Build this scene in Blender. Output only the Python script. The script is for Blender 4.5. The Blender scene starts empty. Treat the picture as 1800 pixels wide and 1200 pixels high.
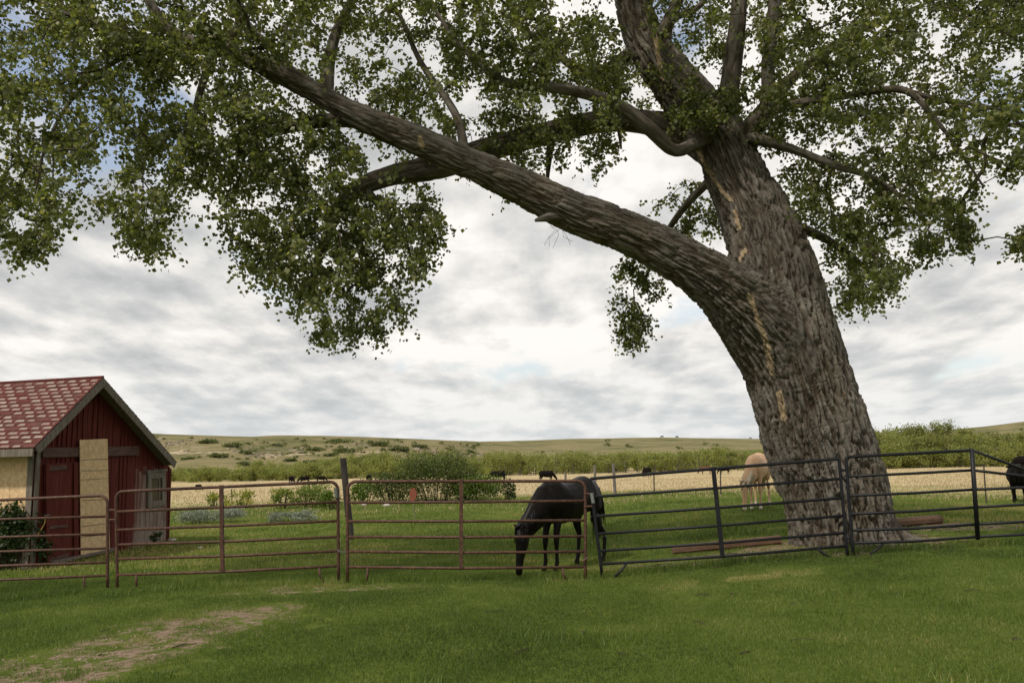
import bpy, math, random
import numpy as np
from mathutils import Vector, Matrix
random.seed(7); rng = np.random.default_rng(7)
R = math.radians
SC = bpy.context.scene
COL = SC.collection

# ------------------------------------------------------------------ camera
FPX, CAMZ = 1450.0, 1.9
PITCH, ROLL = math.atan(200/1450.0), 0.023
cf = np.array([0, math.cos(PITCH), math.sin(PITCH)])
cu0 = np.array([0, -math.sin(PITCH), math.cos(PITCH)]); cr0 = np.array([1.0, 0, 0])
cr = cr0*math.cos(ROLL) - cu0*math.sin(ROLL)
cu = cu0*math.cos(ROLL) + cr0*math.sin(ROLL)
cam = bpy.data.cameras.new('camera'); cam.lens = FPX/1800*36; cam.sensor_width = 36
cam.clip_start = 0.05; cam.clip_end = 20000
co = bpy.data.objects.new('camera', cam); COL.objects.link(co)
co.matrix_world = Matrix(((cr[0], cu[0], -cf[0], 0), (cr[1], cu[1], -cf[1], 0), (cr[2], cu[2], -cf[2], CAMZ), (0, 0, 0, 1)))
SC.camera = co

# ------------------------------------------------------------------ sun, sky, exposure
SUN_EL, SUN_AZ = R(52), R(-136)      # azimuth from +Y towards +X: left and a little behind the camera
sd = Vector((math.sin(SUN_AZ)*math.cos(SUN_EL), math.cos(SUN_AZ)*math.cos(SUN_EL), math.sin(SUN_EL)))
sun = bpy.data.lights.new('sun', 'SUN'); sun.energy = 2.8; sun.angle = R(4); sun.color = (1.0, 0.93, 0.82)
so = bpy.data.objects.new('sun', sun); COL.objects.link(so); so.location = (0, 0, 60)
so.rotation_euler = sd.to_track_quat('Z', 'Y').to_euler()
SC.view_settings.view_transform = 'Standard'; SC.view_settings.look = 'None'
SC.view_settings.exposure = 0.22; SC.view_settings.gamma = 1.0


class NT:
    """small helper to write node trees"""
    def __init__(s, tree): s.t = tree; s.n = tree.nodes; s.l = tree.links
    def add(s, typ, ins=None, **kw):
        n = s.n.new(typ)
        for k, v in kw.items(): setattr(n, k, v)
        for k, v in (ins or {}).items(): s.set(n.inputs[k], v)
        return n
    def set(s, sock, v):
        if isinstance(v, bpy.types.NodeSocket): s.l.new(v, sock)
        elif isinstance(v, bpy.types.Node): s.l.new(v.outputs[0], sock)
        else:
            if isinstance(v, tuple) and len(v) == 3 and sock.type == 'RGBA': v = v + (1,)
            sock.default_value = v
    def math(s, op, a, b=0.0, c=0.0, clamp=False):
        n = s.n.new('ShaderNodeMath'); n.operation = op; n.use_clamp = clamp
        s.set(n.inputs[0], a); s.set(n.inputs[1], b); s.set(n.inputs[2], c); return n.outputs[0]
    def noise(s, vec, scale, detail=4, rough=.55, dist=0.0):
        n = s.add('ShaderNodeTexNoise', {'Scale': scale, 'Detail': detail, 'Roughness': rough, 'Distortion': dist})
        if vec is not None: s.set(n.inputs['Vector'], vec)
        return n.outputs['Fac']
    def ramp(s, f, *stops, interp='LINEAR'):
        n = s.n.new('ShaderNodeValToRGB'); n.color_ramp.interpolation = interp; e = n.color_ramp.elements
        while len(e) < len(stops): e.new(0.5)
        for i, (p, c) in enumerate(stops):
            e[i].position = p; e[i].color = (c, c, c, 1) if isinstance(c, (int, float)) else tuple(c)+(1,)
        s.set(n.inputs[0], f); return n.outputs[0]
    def mix(s, f, a, b, blend='MIX'):
        n = s.n.new('ShaderNodeMix'); n.data_type = 'RGBA'; n.blend_type = blend
        s.set(n.inputs[0], f); s.set(n.inputs[6], a); s.set(n.inputs[7], b); return n.outputs[2]
    def mapr(s, f, a, b, c=0.0, d=1.0):
        n = s.add('ShaderNodeMapRange', {'Value': f, 'From Min': a, 'From Max': b, 'To Min': c, 'To Max': d}); return n.outputs[0]
    def vmul(s, v, m):
        n = s.n.new('ShaderNodeVectorMath'); n.operation = 'MULTIPLY'; s.set(n.inputs[0], v); s.set(n.inputs[1], m); return n.outputs[0]


W = bpy.data.worlds.new('World'); SC.world = W; W.use_nodes = True
W.node_tree.nodes.clear(); w = NT(W.node_tree)
sky = w.add('ShaderNodeTexSky', sky_type='NISHITA'); sky.sun_disc = False
sky.sun_elevation = SUN_EL; sky.sun_rotation = SUN_AZ; sky.air_density = 1.0; sky.dust_density = 0.6
tc = w.add('ShaderNodeTexCoord'); sep = w.add('ShaderNodeSeparateXYZ', {0: tc.outputs['Generated']})
zz = w.math('ADD', w.math('MAXIMUM', sep.outputs[2], 0.0), 0.19)
cx, cy = w.math('DIVIDE', sep.outputs[0], zz), w.math('DIVIDE', sep.outputs[1], zz)
def cvec(dx, dy): return w.add('ShaderNodeCombineXYZ', {0: w.math('ADD', w.math('MULTIPLY', cx, 1.25), dx), 1: w.math('ADD', w.math('MULTIPLY', cy, .80), dy), 2: 4.7}).outputs[0]
cv, cv2 = cvec(0, 0), cvec(-.05, .13)
n_a = w.noise(cv, 1.55, 12, .565, .0)
n_b = w.noise(cv2, 1.55, 12, .565, .0)
big = w.noise(cv, 0.5, 4, .5)
# gaps where blue shows through, placed by direction
gap = None
for gpx, gpy, gr_ in ((205, 262, .9985), (160, 300, .9990), (1770, 110, .9992), (1190, 15, .9993)):
    dvec = cf+(gpx-900)/FPX*cr+(600-gpy)/FPX*cu; dvec = dvec/np.linalg.norm(dvec)
    dn = w.n.new('ShaderNodeVectorMath'); dn.operation = 'DOT_PRODUCT'; w.set(dn.inputs[0], tc.outputs['Generated']); dn.inputs[1].default_value = tuple(dvec)
    gv = w.mapr(dn.outputs['Value'], gr_-.0035, gr_, 0, 1); gap = gv if gap is None else w.math('MAXIMUM', gap, gv)
cover = w.mapr(w.math('SUBTRACT', n_a, w.math('MULTIPLY', gap, .16)), .30, .40)
shade = w.math('ADD', w.math('MULTIPLY', n_a, 0.62), w.math('MULTIPLY', big, 0.38))
shade = w.math('ADD', shade, w.math('MULTIPLY', w.math('SUBTRACT', n_b, n_a), 1.1))
ccol = w.ramp(shade, (0.415, (8.7, 8.4, 8.0)), (0.485, (7.3, 7.1, 6.8)), (0.54, (5.9, 5.9, 5.8)), (0.635, (4.3, 4.4, 4.45)))
hz = w.mapr(sep.outputs[2], 0.0, 0.13)
ccol = w.mix(w.math('MULTIPLY', w.math('SUBTRACT', 1.0, hz, clamp=True), 0.6), ccol, (6.0, 6.35, 6.5))
skyc = w.mix(1.0, sky.outputs[0], (2.1, 1.65, 1.35), 'MULTIPLY')
skyc = w.mix(w.mapr(sep.outputs[2], 0.0, 0.35, .85, .0), skyc, (4.5, 5.5, 6.2))
bg = w.add('ShaderNodeBackground', {'Color': w.mix(cover, skyc, ccol), 'Strength': 0.1})
w.l.new(bg.outputs[0], w.add('ShaderNodeOutputWorld').inputs[0])


# ------------------------------------------------------------------ helpers
def P(px, py, D):
    """world point seen at photo pixel (px,py) whose distance along +Y is D"""
    d = cf + (px-900)/FPX*cr + (600-py)/FPX*cu
    p = d*(D/d[1]); p[2] += CAMZ; return p
def proj(p):
    q = np.asarray(p, float) - np.array([0, 0, CAMZ])
    z = q@cf; return 900+FPX*(q@cr)/z, 600-FPX*(q@cu)/z, z
def sst(a, b, x):
    t = np.clip((x-a)/(b-a), 0, 1); return t*t*(3-2*t)

_fa = np.vstack([[P(*a) for a in [(-250, 1046, 13.8), (0, 1040, 13.7), (190, 1034, 13.6), (400, 1027, 13.3), (600, 1021, 13), (812, 1021, 12.85),
                                (1028, 1021, 12.85), (1250, 997, 12.75), (1492, 974, 12.6), (1800, 957, 12.7)]], [[10.5, 13, .34], [15, 13, .02], [20, 13, -.1]]])
def _F(x): return np.interp(x, _fa[:, 0], _fa[:, 2])
def vnoise(x, y, s, seed=0):
    """smooth value noise"""
    x = np.asarray(x, float)*s+seed*17.3; y = np.asarray(y, float)*s+seed*9.7
    xi, yi = np.floor(x), np.floor(y); fx, fy = x-xi, y-yi; fx = fx*fx*(3-2*fx); fy = fy*fy*(3-2*fy)
    def h(a, b):
        v = np.sin(a*127.1+b*311.7+seed*74.7)*43758.5453; return v-np.floor(v)
    return (h(xi, yi)*(1-fx)+h(xi+1, yi)*fx)*(1-fy)+(h(xi, yi+1)*(1-fx)+h(xi+1, yi+1)*fx)*fy
def hgt(x, y):
    x = np.asarray(x, float); y = np.asarray(y, float)
    f = (_F(x-.7)+_F(x-.35)+_F(x)+_F(x+.35)+_F(x+.7))/5
    f = f*sst(3, 12, y)
    pr = np.interp(y, [0, 36, 60, 120, 150, 400], [0.0, .03, -.3, -1.3, -1.65, -2.0])
    z = f*(1-sst(20, 50, y))+pr*sst(20, 50, y)
    z = z + (vnoise(x, y, .55, 1)-.5)*.05 + (vnoise(x, y, .09, 2)-.5)*.35*sst(45, 110, y)*(1-sst(110, 140, y))
    return z
def ghit(px, py, a=5., b=400.):
    Ds = np.exp(np.linspace(math.log(a), math.log(b), 1500)); pv = None
    for D in Ds:
        p = P(px, py, D)
        if p[2] < float(hgt(p[0], p[1])): p[2] = float(hgt(p[0], p[1])); return p
    return P(px, py, b)

def mk(name, V, F, mat=None, parent=None, loc=None, smooth=False, attrs=None, mats=None, midx=None):
    """one mesh object; V world coordinates (moved to be local to loc / parent)"""
    V = np.asarray(V, float).reshape(-1, 3)
    off = np.zeros(3)
    if parent is not None and 'wloc' in parent: off = np.array(parent['wloc'][:])
    if loc is not None: off = np.asarray(loc, float)
    me = bpy.data.meshes.new(name)
    if isinstance(F, np.ndarray) and F.ndim == 2:
        n, k = F.shape
        me.vertices.add(len(V)); me.vertices.foreach_set('co', (V-off).astype(np.float32).ravel())
        me.loops.add(n*k); me.loops.foreach_set('vertex_index', F.astype(np.int32).ravel())
        me.polygons.add(n); me.polygons.foreach_set('loop_start', np.arange(0, n*k, k, dtype=np.int32))
        me.polygons.foreach_set('loop_total', np.full(n, k, np.int32)); me.update(calc_edges=True)
    else:
        me.from_pydata((V-off).tolist(), [], [list(map(int, f)) for f in F])
    for an, (dom, typ, arr) in (attrs or {}).items():
        a = me.attributes.new(an, typ, dom); arr = np.asarray(arr, np.float32)
        if typ == 'FLOAT': a.data.foreach_set('value', arr.ravel())
        elif typ == 'FLOAT_COLOR': a.data.foreach_set('color', arr.ravel())
        else: a.data.foreach_set('vector', arr.ravel())
    if mat is not None: me.materials.append(mat)
    for m in (mats or []): me.materials.append(m)
    if midx is not None: me.polygons.foreach_set('material_index', np.asarray(midx, np.int32))
    if smooth: me.polygons.foreach_set('use_smooth', np.ones(len(me.polygons), bool))
    me.update()
    o = bpy.data.objects.new(name, me); COL.objects.link(o)
    if parent is not None:
        o.parent = parent
        if 'wloc' in parent and loc is not None: o.location = tuple(off-np.array(parent['wloc'][:]))
        elif loc is not None: o.location = tuple(off)
    elif loc is not None: o.location = tuple(off)
    if loc is not None: o['wloc'] = [float(q) for q in off]
    elif parent is not None and 'wloc' in parent: o['wloc'] = parent['wloc'][:]
    return o
def tag(o, label=None, cat=None, group=None, kind=None):
    if label: o['label'] = label
    if cat: o['category'] = cat
    if group: o['group'] = group
    if kind: o['kind'] = kind
    return o
def thing(name, loc, label, cat, group=None):
    o = bpy.data.objects.new(name, None); COL.objects.link(o); o.location = tuple(float(q) for q in loc)
    o.empty_display_size = .2
    o['wloc'] = [float(q) for q in loc]; return tag(o, label, cat, group)
def copy_tree(o, parent=None):
    c = o.copy(); COL.objects.link(c); c.parent = parent
    for ch in [q for q in SC.objects if q.parent == o and q != c]: copy_tree(ch, c)
    return c

class MB:
    def __init__(s): s.V = []; s.F = []; s.A = []
    def add(s, V, F, a=0.):
        n = len(s.V); s.V += [tuple(map(float, v)) for v in V]; s.F += [[i+n for i in f] for f in F]; s.A += [a]*len(F); return s
    def tube(s, pts, r, n=8, a=0., caps=True):
        pts = [Vector(p) for p in pts]; rs = r if hasattr(r, '__len__') else [r]*len(pts); V = []; F = []
        prev = None
        for i, p in enumerate(pts):
            t = (pts[min(i+1, len(pts)-1)]-pts[max(i-1, 0)]).normalized()
            if prev is None: prev = t.orthogonal().normalized()
            u = (prev-t*prev.dot(t)).normalized(); prev = u; v = t.cross(u)
            for k in range(n):
                an = 2*math.pi*k/n; V.append(p+(u*math.cos(an)+v*math.sin(an))*rs[i])
        for i in range(len(pts)-1):
            for k in range(n): F.append((i*n+k, i*n+(k+1) % n, (i+1)*n+(k+1) % n, (i+1)*n+k))
        if caps: F.append(tuple(range(n))[::-1]); F.append(tuple((len(pts)-1)*n+k for k in range(n)))
        return s.add(V, F, a)
    def hexa(s, c8, a=0.):
        return s.add(c8, [(0, 3, 2, 1), (4, 5, 6, 7), (0, 1, 5, 4), (1, 2, 6, 5), (2, 3, 7, 6), (3, 0, 4, 7)], a)
    def box(s, c, d, rz=0., a=0.):
        c = np.array(c); cz, sz = math.cos(rz), math.sin(rz); V = []
        for z in (-1, 1):
            for x, y in ((-1, -1), (1, -1), (1, 1), (-1, 1)):
                vx, vy = x*d[0]/2, y*d[1]/2; V.append(c+np.array([vx*cz-vy*sz, vx*sz+vy*cz, z*d[2]/2]))
        return s.hexa(V, a)
    def build(s, name, mat, parent=None, loc=None, smooth=False, attr=None):
        at = {attr: ('FACE', 'FLOAT', s.A)} if attr else None
        return mk(name, s.V, s.F, mat, parent, loc, smooth, at)

def material(name):
    m = bpy.data.materials.new(name); m.use_nodes = True; m.node_tree.nodes.clear()
    nt = NT(m.node_tree); out = nt.add('ShaderNodeOutputMaterial'); return m, nt, out
def princ(nt, out, col, rough=.8, bump=None, bstr=.3, bdist=.02, metal=0., spec=.3):
    b = nt.add('ShaderNodeBsdfPrincipled'); nt.set(b.inputs['Base Color'], col); nt.set(b.inputs['Roughness'], rough)
    b.inputs['Metallic'].default_value = metal; b.inputs['Specular IOR Level'].default_value = spec
    if bump is not None:
        bn = nt.add('ShaderNodeBump', {'Strength': bstr, 'Distance': bdist, 'Height': bump}); nt.l.new(bn.outputs[0], b.inputs['Normal'])
    nt.l.new(b.outputs[0], out.inputs[0]); return b
def pos(nt): return nt.add('ShaderNodeNewGeometry').outputs['Position']
def objc(nt): return nt.add('ShaderNodeTexCoord').outputs['Object']
def att(nt, n, o='Fac'): return nt.add('ShaderNodeAttribute', attribute_name=n).outputs[o]

# ------------------------------------------------------------------ materials
M = {}
# lawn / field ground
m, nt, out = material('ground_mat'); M['ground'] = m
p = pos(nt)
g1 = nt.ramp(nt.noise(p, 1.1, 6, .6), (.25, (.05, .075, .012)), (.45, (.085, .12, .018)), (.6, (.12, .155, .028)), (.78, (.18, .185, .05)))
g2 = nt.ramp(nt.noise(p, 9, 5, .65), (.3, (.04, .058, .010)), (.7, (.14, .17, .035)))
lawn = nt.mix(.45, g1, g2)
pst = nt.vmul(p, (1.0, .35, 1.0))
straw = nt.ramp(nt.noise(pst, .12, 7, .62), (.3, (.40, .31, .17)), (.5, (.47, .37, .22)), (.7, (.36, .33, .155)))
straw = nt.mix(.35, straw, nt.ramp(nt.noise(p, 3.0, 5, .7), (.3, (.36, .29, .155)), (.7, (.50, .41, .26))))
nb = nt.noise(p, .35, 6, .65)
nb3 = nt.noise(p, 2.2, 7, .72)
dry = nt.math('ADD', att(nt, 'dry'), nt.math('MULTIPLY', nt.math('SUBTRACT', nb, .5), .9))
dryf = nt.mapr(dry, .40, .62)
dirtc = nt.ramp(nt.noise(p, 14, 6, .7), (.3, (.14, .095, .065)), (.55, (.25, .18, .13)), (.75, (.38, .30, .235)))
dd = nt.math('ADD', att(nt, 'dirt'), nt.math('ADD', nt.math('MULTIPLY', nt.math('SUBTRACT', nb3, .5), 1.6), nt.math('MULTIPLY', nt.math('SUBTRACT', nt.noise(p, 7, 4, .7), .5), .9)))
dirf = nt.mapr(dd, .46, .66)
col = nt.mix(dryf, lawn, straw); col = nt.mix(dirf, col, dirtc)
princ(nt, out, col, .95, nt.noise(p, 22, 6, .7), .8, .05, spec=.05)
# hills
m, nt, out = material('hill_mat'); M['hill'] = m
p = pos(nt); ps = nt.vmul(p, (.5, .5, 3.5))
h1 = nt.ramp(nt.noise(ps, .06, 9, .70), (.34, (.070, .080, .032)), (.46, (.145, .135, .06)), (.55, (.215, .18, .095)), (.66, (.11, .12, .045)))
rk = nt.math('ADD', att(nt, 'rock'), nt.math('MULTIPLY', nt.math('SUBTRACT', nt.noise(ps, .16, 6, .75), .5), 2.2))
rockc = nt.ramp(nt.noise(p, .4, 5, .7), (.3, (.26, .18, .11)), (.6, (.5, .42, .31)))
gr = nt.math('ADD', att(nt, 'green'), nt.math('MULTIPLY', nt.math('SUBTRACT', nt.noise(ps, .05, 6, .6), .5), 1.2))
col = nt.mix(nt.mapr(gr, .45, .75), h1, (.13, .165, .04))
col = nt.mix(nt.mapr(rk, .62, .80), col, rockc)
princ(nt, out, col, .95, nt.noise(p, .5, 6, .7), .7, .8, spec=.05)

def leafmat(name, stops, trans=.35, tcol=None, rough=.5):
    m, nt, out = material(name); M[name] = m
    c = nt.ramp(att(nt, 'tone'), *stops)
    b = nt.add('ShaderNodeBsdfPrincipled', {'Base Color': c, 'Roughness': rough}); b.inputs['Specular IOR Level'].default_value = .3
    t = nt.add('ShaderNodeBsdfTranslucent', {'Color': nt.mix(1., c, tcol or (1.5, 1.7, .6), 'MULTIPLY')})
    mx = nt.add('ShaderNodeMixShader', {0: trans}); nt.l.new(b.outputs[0], mx.inputs[1]); nt.l.new(t.outputs[0], mx.inputs[2])
    nt.l.new(mx.outputs[0], out.inputs[0])
leafmat('leaf', [(0, (.066, .078, .030)), (.5, (.120, .140, .052)), (.85, (.200, .216, .088)), (1, (.30, .29, .15))], .45, (1.5, 1.55, .65))
leafmat('blade', [(0, (.048, .074, .014)), (.4, (.092, .135, .026)), (.75, (.150, .195, .043)), (.9, (.24, .22, .075)), (1, (.34, .29, .13))], .3)
leafmat('straw_blade', [(0, (.36, .29, .155)), (.6, (.43, .345, .20)), (1, (.49, .40, .25))], .2, (1, 1, .8))
leafmat('willow', [(0, (.15, .155, .05)), (.35, (.205, .225, .062)), (.7, (.26, .28, .08)), (1, (.29, .26, .13))], .5, (1.2, 1.25, .8))
leafmat('bush', [(0, (.018, .030, .009)), (.5, (.040, .068, .016)), (.8, (.075, .10, .024)), (1, (.13, .14, .035))], .25)
leafmat('scrub', [(0, (.075, .085, .035)), (.5, (.115, .13, .052)), (1, (.18, .18, .08))], .35)
leafmat('weed', [(0, (.06, .10, .015)), (.5, (.12, .17, .025)), (.85, (.2, .22, .04)), (1, (.42, .34, .06))], .35)
leafmat('sage', [(0, (.14, .16, .11)), (.5, (.24, .27, .20)), (1, (.36, .38, .31))], .15, (1, 1, 1))
# bark
m, nt, out = material('bark'); M['bark'] = m
bc = att(nt, 'barkco', 'Vector'); p = pos(nt)
n1 = nt.noise(nt.vmul(bc, (1, 1, .25)), 14, 6, .7); n2 = nt.noise(p, 1.6, 4, .6); n3 = nt.noise(nt.vmul(bc, (1, 1, .4)), 45, 4, .7)
c = nt.ramp(n1, (.25, (.050, .044, .038)), (.45, (.098, .088, .076)), (.62, (.155, .142, .124)), (.8, (.24, .224, .198)))
c = nt.mix(nt.mapr(n2, .45, .75, 0, .45), c, (.10, .075, .045))
c = nt.mix(nt.mapr(nt.noise(nt.vmul(bc, (1, 1, .2)), 7, 5, .6), .64, .76, 0, .38), c, (.22, .125, .06))
# colour follows ridge height: plate tops lighter and greyer, furrows darker and browner
c = nt.mix(1., c, nt.ramp(att(nt, 'ridge_h'), (.1, (.70, .60, .51)), (.55, (1.08, 1.04, .99)), (.9, (1.30, 1.29, 1.27))), 'MULTIPLY')
bare = nt.mapr(nt.math('ADD', att(nt, 'bare'), nt.math('MULTIPLY', nt.math('SUBTRACT', n1, .5), 1.6)), .5, .62)
c = nt.mix(bare, c, nt.ramp(n3, (.3, (.26, .19, .12)), (.7, (.44, .34, .22))))
princ(nt, out, c, .92, nt.math('ADD', n1, nt.math('MULTIPLY', n3, .4)), .9, .03, spec=.1)
m, nt, out = material('twig'); M['twig'] = m
princ(nt, out, nt.ramp(nt.noise(pos(nt), 9, 4), (.3, (.035, .026, .018)), (.7, (.085, .068, .048))), .9, spec=.1)
def simple(name, stops, scale=8, vec=(1, 1, 1), rough=.8, bstr=.3, bdist=.01, detail=6, metal=0., spec=.25, obj=False):
    m, nt, out = material(name); M[name] = m
    v = nt.vmul(objc(nt) if obj else pos(nt), vec); n = nt.noise(v, scale, detail, .65)
    princ(nt, out, nt.ramp(n, *stops), rough, n, bstr, bdist, metal, spec); return m
simple('rust_pipe', [(.3, (.040, .022, .015)), (.5, (.080, .038, .025)), (.65, (.12, .060, .038)), (.8, (.15, .11, .09))], 18, rough=.55)
simple('black_pipe', [(.3, (.006, .006, .007)), (.6, (.012, .013, .016)), (.85, (.022, .022, .024))], 10, rough=.5, spec=.25)
simple('grey_tape', [(.3, (.10, .105, .10)), (.7, (.20, .21, .195))], 30)
simple('post_wood', [(.3, (.035, .030, .028)), (.7, (.10, .085, .075))], 12, (1, 1, .15))
simple('post_grey', [(.3, (.10, .09, .08)), (.7, (.22, .2, .18))], 12, (1, 1, .15))
simple('tpost', [(.3, (.03, .03, .025)), (.7, (.07, .055, .045))], 12)
simple('wood_grey', [(.25, (.075, .062, .05)), (.5, (.16, .135, .11)), (.75, (.27, .24, .2))], 9, (3, 3, .35), bstr=.5)
simple('faded_board', [(.3, (.055, .028, .022)), (.55, (.105, .055, .045)), (.8, (.19, .13, .11))], 8, (.5, .5, 3.5), bstr=.5)
simple('timber', [(.3, (.085, .048, .030)), (.55, (.14, .08, .05)), (.8, (.20, .13, .09))], 7, (.6, 2.5, 2.5), bstr=.5)
simple('stone', [(.3, (.22, .19, .16)), (.7, (.5, .46, .4))], 9, bstr=.6)
simple('rock', [(.3, (.20, .16, .11)), (.7, (.36, .31, .23))], .5)
simple('coat_black', [(.3, (.003, .0022, .0018)), (.6, (.007, .0048, .0036)), (.8, (.016, .009, .006))], 5, rough=.45, spec=.16, bstr=.1, obj=True)
simple('hair_black', [(.3, (.002, .002, .002)), (.7, (.008, .007, .007))], 30, (1, 1, .1), rough=.5)
simple('coat_cow', [(.3, (.004, .003, .003)), (.7, (.010, .008, .007))], 5, rough=.8, spec=.08, obj=True)
simple('coat_cow_red', [(.3, (.07, .022, .010)), (.7, (.13, .045, .02))], 5, rough=.6, obj=True)
simple('hair_blond', [(.3, (.42, .34, .22)), (.7, (.68, .60, .45))], 30, (1, 1, .1), rough=.6)
simple('hoof', [(.3, (.03, .025, .02)), (.7, (.08, .065, .05))], 30)
simple('eye', [(.3, (.004, .003, .003)), (.7, (.01, .008, .006))], 30, rough=.1, spec=.6)
simple('glass_dark', [(.3, (.008, .009, .010)), (.7, (.02, .022, .024))], 3, rough=.12, spec=.6)
simple('marker_red', [(.3, (.20, .055, .035)), (.7, (.30, .10, .06))], 20)
simple('rope', [(.3, (.4, .27, .07)), (.7, (.6, .42, .14))], 30)
# palomino coat with white socks
m, nt, out = material('coat_palomino'); M['coat_palomino'] = m
oc = objc(nt); sp = nt.add('ShaderNodeSeparateXYZ', {0: oc})
c = nt.ramp(nt.noise(oc, 3, 4), (.3, (.48, .285, .155)), (.7, (.62, .40, .24)))
c = nt.mix(nt.mapr(sp.outputs[2], .20, .12), c, (.62, .55, .45))
princ(nt, out, c, .6)
# shed materials
m, nt, out = material('red_boards'); M['red_boards'] = m
p = pos(nt); pv = nt.vmul(p, (3.2, 3.2, .22)); n = nt.noise(pv, 7, 7, .68)
c = nt.ramp(n, (.25, (.055, .010, .008)), (.5, (.105, .020, .015)), (.7, (.15, .04, .030)))
wn = nt.math('ADD', att(nt, 'worn'), nt.math('MULTIPLY', nt.math('SUBTRACT', nt.noise(pv, 5, 7, .7), .5), 1.8))
c = nt.mix(nt.mapr(wn, .55, .95), c, nt.ramp(n, (.3, (.16, .11, .09)), (.7, (.34, .28, .24))))
princ(nt, out, c, .85, n, .5, .01, spec=.15)
m, nt, out = material('osb'); M['osb'] = m
p = pos(nt); vo = nt.add('ShaderNodeTexVoronoi', {'Vector': nt.vmul(p, (1, 1, 1)), 'Scale': 17.0, 'Randomness': 1.0})
n = nt.noise(p, 20, 5, .75, 2.5)
c = nt.mix(.5, nt.ramp(vo.outputs['Color'], (.1, (.50, .31, .14)), (.9, (.86, .62, .36))), nt.ramp(n, (.3, (.38, .235, .11)), (.7, (.82, .62, .39))))
princ(nt, out, c, .8)
m, nt, out = material('shingle'); M['shingle'] = m
p = pos(nt); n = nt.noise(p, 16, 6, .7)
red = nt.mix(nt.mapr(nt.noise(p, 2.2, 5, .7), .4, .7, 0, .6), nt.ramp(n, (.3, (.07, .020, .018)), (.55, (.125, .034, .030)), (.8, (.19, .085, .07))), (.07, .035, .030))
pale = nt.ramp(n, (.3, (.25, .205, .165)), (.7, (.37, .325, .275)))
c = nt.mix(att(nt, 'pale'), red, pale); princ(nt, out, c, .9, n, .6, .01, spec=.1)

# ------------------------------------------------------------------ ground and hills
def dirt_mask(x, y):
    pts = [P(a, b, 9) for a, b in ()]
    segs = [ghit(470, 1072), ghit(350, 1098), ghit(235, 1138), ghit(110, 1176), ghit(-150, 1230)]
    rad = [.45, .85, .75, .8, .8]
    m = np.full(np.shape(x), 9.)
    for i in range(len(segs)-1):
        a, b = segs[i][:2], segs[i+1][:2]; d = b-a; L = d@d
        t = np.clip(((x-a[0])*d[0]+(y-a[1])*d[1])/L, 0, 1); rr = rad[i]+(rad[i+1]-rad[i])*t
        m = np.minimum(m, np.hypot(x-a[0]-d[0]*t, y-a[1]-d[1]*t)/rr)
    out = np.clip(.84-m*.37, 0, .58)
    # bare soil round the tree foot and along the fence
    tb = P(1480, 960, 14.2)
    r = np.hypot((x-tb[0])/1.6, (y-tb[1]+.2)/1.05); out = np.maximum(out, np.clip(1.1-r*.5, 0, .62))
    tb2 = ghit(1640, 925); r = np.hypot((x-tb2[0])/2.0, (y-tb2[1])/.9); out = np.maximum(out, np.clip(1.0-r*.5, 0, .62))
    tb3 = ghit(560, 1035); r = np.hypot((x-tb3[0])/1.7, (y-tb3[1])/.4); out = np.maximum(out, np.clip(.9-r*.5, 0, .5))
    tb3 = ghit(1230, 985); r = np.hypot((x-tb3[0])/1.4, (y-tb3[1])/.5); out = np.maximum(out, np.clip(.95-r*.5, 0, .56))
    return out
def dry_mask(x, y):
    px = x/np.maximum(y, 1)*1450
    b = 34 + 4*(vnoise(x, y, .12, 5)-.5) + np.interp(px, [-900, -500, 0, 500, 900], [1, 0, 3, -1, -4])
    return sst(-13, 16, y-b)*1.0
def axis(n, lo, hi, c, k):
    t = np.linspace(-1, 1, n); s = np.sinh(k*t)/math.sinh(k); return np.where(s < 0, c+(c-lo)*s, c+(hi-c)*s)
gx = axis(420, -3000, 3000, 0, 7.2); gy = axis(520, -3000, 3000, 10.5, 7.4)
X, Y = np.meshgrid(gx, gy); Z = hgt(X, Y)
n1, n2 = len(gy), len(gx); idx = np.arange(n1*n2).reshape(n1, n2)
Fq = np.stack([idx[:-1, :-1], idx[:-1, 1:], idx[1:, 1:], idx[1:, :-1]], -1).reshape(-1, 4)
V = np.stack([X, Y, Z], -1).reshape(-1, 3)
g = mk('ground', V, Fq, M['ground'], smooth=True, attrs={'dirt': ('POINT', 'FLOAT', dirt_mask(V[:, 0], V[:, 1])), 'dry': ('POINT', 'FLOAT', dry_mask(V[:, 0], V[:, 1]))})
tag(g, kind='structure')

# hills: azimuth x distance sheet
sk = np.array([(-900, 742), (-400, 750), (0, 762), (150, 764), (270, 763), (350, 765), (450, 768), (560, 766), (640, 768), (740, 772), (840, 776), (920, 775), (1000, 772),
               (1160, 769.5), (1300, 771.5), (1400, 772), (1540, 768), (1650, 757), (1720, 751), (1800, 741), (1900, 735), (2300, 730), (2900, 740)], float)
azs = np.linspace(-1.15, 1.15, 520); rs = np.concatenate([np.linspace(178, 420, 70), np.exp(np.linspace(math.log(430), math.log(2500), 60))])
A, RR = np.meshgrid(azs, rs); HX, HY = RR*np.sin(A), RR*np.cos(A); pxa = 900+FPX*np.tan(np.clip(A, -1.1, 1.1))
ycr = np.interp(pxa, sk[:, 0], sk[:, 1]); hor = 800-ROLL*(pxa-900)
slope = (hor-ycr)/FPX*np.cos(A)/math.cos(PITCH)**0          # crest height per metre of Y distance
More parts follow.
